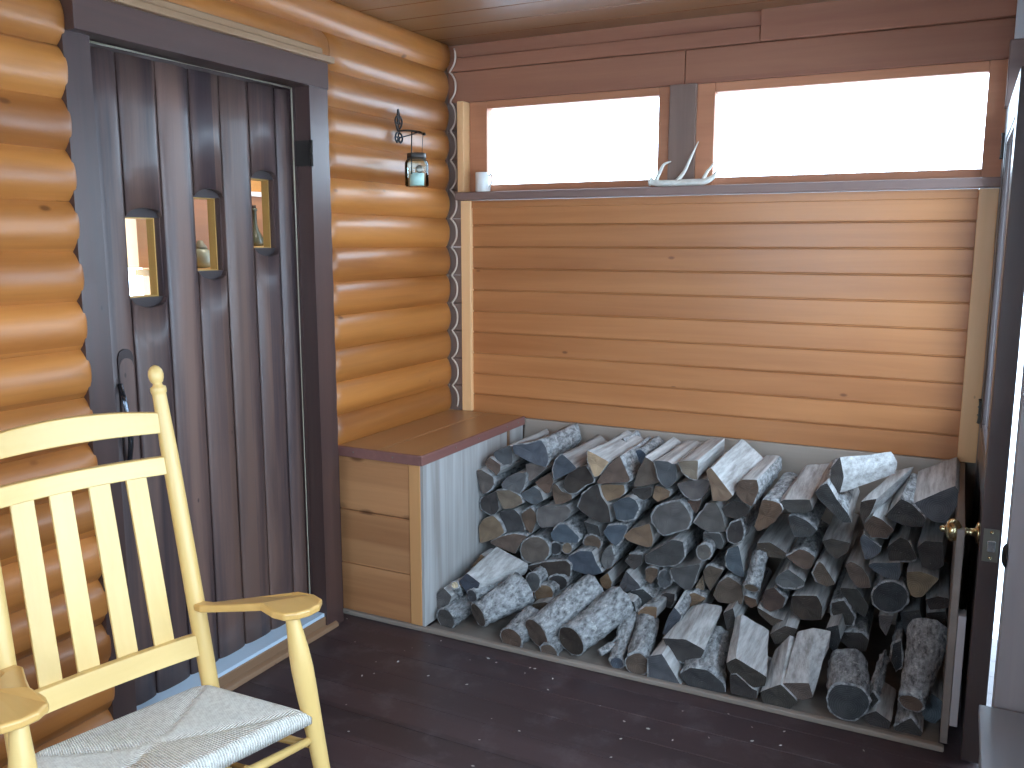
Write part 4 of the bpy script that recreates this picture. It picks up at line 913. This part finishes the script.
for s in (1, -1):                                                     # front posts, vase-turned under the arm
    o = fp(s, .08); ax = (fp(s, ha)-o); Lh = ax.length
    bm = bmesh.new(); lathe(bm, [(.014, .0), (.020, .12), (.024, .28), (.0275, .39), (.0285, .45), (.026, .50), (.020, Lh-.05), (.017, Lh-.012), (.0165, Lh-.006)], o, ax, 20); done('front_post', bm, 'ash', t)
    bm = bmesh.new(); pa = pb_(s, ha-.05); q = fp(s, ha)               # arm: narrow at the back post, broad rounded paw at the front
    xm = (pa.x+q.x)/2; ym = (pa.y+q.y)/2
    out = [(pa.x-.02, pa.y+s*.014), (pa.x+.05, pa.y+s*.022), (xm, ym+s*.044), (q.x-.06, q.y+s*.070), (q.x-.01, q.y+s*.084), (q.x+.03, q.y+s*.078), (q.x+.055, q.y+s*.050), (q.x+.062, q.y+s*.015), (q.x+.056, q.y-s*.020), (q.x+.036, q.y-s*.048), (q.x, q.y-s*.056), (q.x-.06, q.y-s*.050), (xm, ym-s*.032), (pa.x+.05, pa.y-s*.020), (pa.x-.02, pa.y-s*.015)]
    az = lambda x: ha-.008-.05*max(0, min(1, (q.x-.06-x)/(q.x-.06-pa.x)))
    prism(bm, [(x, y, az(x)) for x, y in out], (0, 0, .021)); done('arm', bm, 'ashx', t, bevel=.006, seg=3)
    # side stretchers and rocker
    bm = bmesh.new()
    for z in (.20, .31): tube(bm, [pb_(s, z), (pb_(s, z)+fp(s, z))/2, fp(s, z)], [.009, .013, .009], 12)
    done('side_stretcher', bm, 'ashx', t, smooth=True)
    bm = bmesh.new(); n = 24; top, bt = [], []
    Rr = 1.15
    for i in range(n+1):
        x = -.42+1.0*i/n; yy = s*(CH['wb']+.005+(fp(1, .08).y-CH['wb'])*max(0, min(1, (x-.05)/(.31)))); z = Rr-math.sqrt(Rr*Rr-(x-.12)**2)
        bt.append((x, yy, z)); top.append((x, yy, z+.05+.05*math.exp(-((x-.05)/.12)**2)*0+.045*math.exp(-((x-fp(1, .08).x)/.08)**2)+.065*math.exp(-((x-.08)/.09)**2)))
    prism(bm, [Vector(p)+Vector((0, -.012, .0008)) for p in bt]+[Vector(p)+Vector((0, -.012, 0)) for p in top[::-1]], (0, .024, 0)); done('rocker', bm, 'ashx', t, bevel=.004)
bm = bmesh.new(); zz = .335

for z in (zz, zz-.11): a, b = fp(-1, z), fp(1, z); tube(bm, [a, (a+b)/2, b], [.010, .015, .010], 12)
done('front_stretcher', bm, 'ashy', t, smooth=True)
bm = bmesh.new(); a, b = pb_(-1, .27), pb_(1, .27); tube(bm, [a, (a+b)/2, b], [.009, .013, .009], 12); done('back_stretcher', bm, 'ashy', t, smooth=True)
# woven seat: four wedges of cord wrapped over the frame rails
def weave():
    m, nt, b = newmat('woven_cord'); L = nt.links.new
    uv = nd(nt, 'ShaderNodeUVMap'); sep = nd(nt, 'ShaderNodeSeparateXYZ'); L(uv.outputs[0], sep.inputs[0])
    au, av = mth(nt, 'ABSOLUTE', sep.outputs[0]), mth(nt, 'ABSOLUTE', sep.outputs[1])
    front = mth(nt, 'GREATER_THAN', au, av)                            # cords run front to back there
    tc = nd(nt, 'ShaderNodeTexCoord'); n = nd(nt, 'ShaderNodeTexNoise', Scale=30., Detail=3.); L(tc.outputs['Object'], n.inputs['Vector'])
    jit = mth(nt, 'MULTIPLY', n.outputs[0], 2.5)
    s1 = mth(nt, 'SINE', mth(nt, 'ADD', mth(nt, 'MULTIPLY', sep.outputs[1], 300.), jit)); s2 = mth(nt, 'SINE', mth(nt, 'ADD', mth(nt, 'MULTIPLY', sep.outputs[0], 200.), jit))
    mx = nd(nt, 'ShaderNodeMix'); L(front, mx.inputs[0]); L(s2, mx.inputs[2]); L(s1, mx.inputs[3]); s = mx.outputs[0]
    n2 = nd(nt, 'ShaderNodeTexNoise', Scale=90., Detail=3.); L(tc.outputs['Object'], n2.inputs['Vector'])
    f = mth(nt, 'ADD', mth(nt, 'MULTIPLY', s, .25), n2.outputs[0])
    L(ramp(nt, f, [(.25, (.62, .55, .48)), (.65, (.93, .88, .80))]), b.inputs['Base Color']); b.inputs['Roughness'].default_value = .75
    bp = nd(nt, 'ShaderNodeBump', Strength=.8, Distance=.004); L(s, bp.inputs['Height']); L(bp.outputs[0], b.inputs['Normal'])
    return m
bm = bmesh.new(); uvl = bm.loops.layers.uv.new('weave'); nu, nv = 48, 48
prof = []                                                             # over the top, round the edge, under
def seat_pt(U, V_, side):
    u_, v_ = max(-1, min(1, U)), max(-1, min(1, V_))
    x = -.012+(D+.030)*(u_*.5+.5); hwid = (CH['wb']-.008)+((wf-.012)-(CH['wb']-.008))*(u_*.5+.5); y = v_*hwid
    e = max(abs(u_), abs(v_)); rd = .02
    edge = max(0, (e-.90)/.10); z = HS+.012-(.012*(1-e)**.7)-.006*math.exp(-((abs(u_)-abs(v_))/.06)**2)*(e > .1)
    zz = z-.022*edge**2.2
    return Vector((x, y, zz if side > 0 else HS-.034+.010*edge*0))
def vkey(i, j): return (-1+2*i/nu, -1+2*j/nv)
T = [[bm.verts.new(seat_pt(*vkey(i, j), 1)) for j in range(nv+1)] for i in range(nu+1)]
Bt = [[bm.verts.new(seat_pt(*vkey(i, j), -1)) for j in range(nv+1)] for i in range(nu+1)]
def quad(vs, keys):
    f = bm.faces.new(vs); f.smooth = True
    for lp, kk in zip(f.loops, keys): lp[uvl].uv = kk
for i in range(nu):
    for j in range(nv):
        ks = [vkey(i, j), vkey(i+1, j), vkey(i+1, j+1), vkey(i, j+1)]
        quad((T[i][j], T[i+1][j], T[i+1][j+1], T[i][j+1]), ks); quad((Bt[i][j], Bt[i][j+1], Bt[i+1][j+1], Bt[i+1][j]), [ks[0], ks[3], ks[2], ks[1]])
for j in range(nv):
    for i in (0, nu):
        ks = [vkey(i, j), vkey(i, j+1)]; quad((T[i][j], T[i][j+1], Bt[i][j+1], Bt[i][j]), [ks[0], ks[1], ks[1], ks[0]])
for i in range(nu):
    for j in (0, nv):
        ks = [vkey(i, j), vkey(i+1, j)]; quad((T[i][j], T[i+1][j], Bt[i+1][j], Bt[i][j]), [ks[0], ks[1], ks[1], ks[0]])
done('woven_seat', bm, weave(), t)

# ------------------------------------------------------------------ snow outside, sky and daylight
bm = bmesh.new(); box(bm, -30, 30, -30, 30, -.75, -.62); g = struct('ground', bm, 'snow')
wd = bpy.data.worlds.new('sky'); SC.world = wd; wd.use_nodes = True
bg = wd.node_tree.nodes['Background']; bg.inputs[0].default_value = (.60, .80, 1, 1); bg.inputs[1].default_value = SKY
def portal(loc, rot, sx, sy):
    ld = bpy.data.lights.new('daylight_portal', 'AREA'); ld.shape = 'RECTANGLE'; ld.size = sx; ld.size_y = sy; ld.cycles.is_portal = True
    o = bpy.data.objects.new('daylight_portal', ld); COL.objects.link(o); o.location = loc; o.rotation_euler = rot
portal((XR+.12, -2.25, 1.41), (0, PI/2, 0), 1.58, 1.4); portal((XR+.12, -3.95, 1.41), (0, PI/2, 0), 1.58, 1.6)
portal((1.1, YR-.12, 1.62), (PI/2, 0, 0), 1.6, 1.25)
portal((2.53, -.52, 1.455), (0, PI/2, 0), 1.08, .76)
portal((.65, .16, 2.09), (-PI/2, 0, 0), 1.0, .42); portal((1.86, .16, 2.09), (-PI/2, 0, 0), 1.1, .42)
ld = bpy.data.lights.new('interior_fill', 'AREA'); ld.energy = 11; ld.size = .5; ld.color = (1, .9, .75)  # added fill light to brighten the room beyond; no fixture there
o = bpy.data.objects.new('interior_fill', ld); COL.objects.link(o); o.location = (-.7, -.4, 2.5)
SC.view_settings.view_transform = 'Standard'; SC.view_settings.look = 'None'; SC.view_settings.gamma = 1; SC.view_settings.use_curve_mapping = False
SC.view_settings.exposure = EXPO
SC.cycles.use_denoising = True; SC.cycles.max_bounces = 10; SC.cycles.diffuse_bounces = 6; SC.cycles.glossy_bounces = 4; SC.cycles.transparent_max_bounces = 12
SC.cycles.sample_clamp_indirect = 8
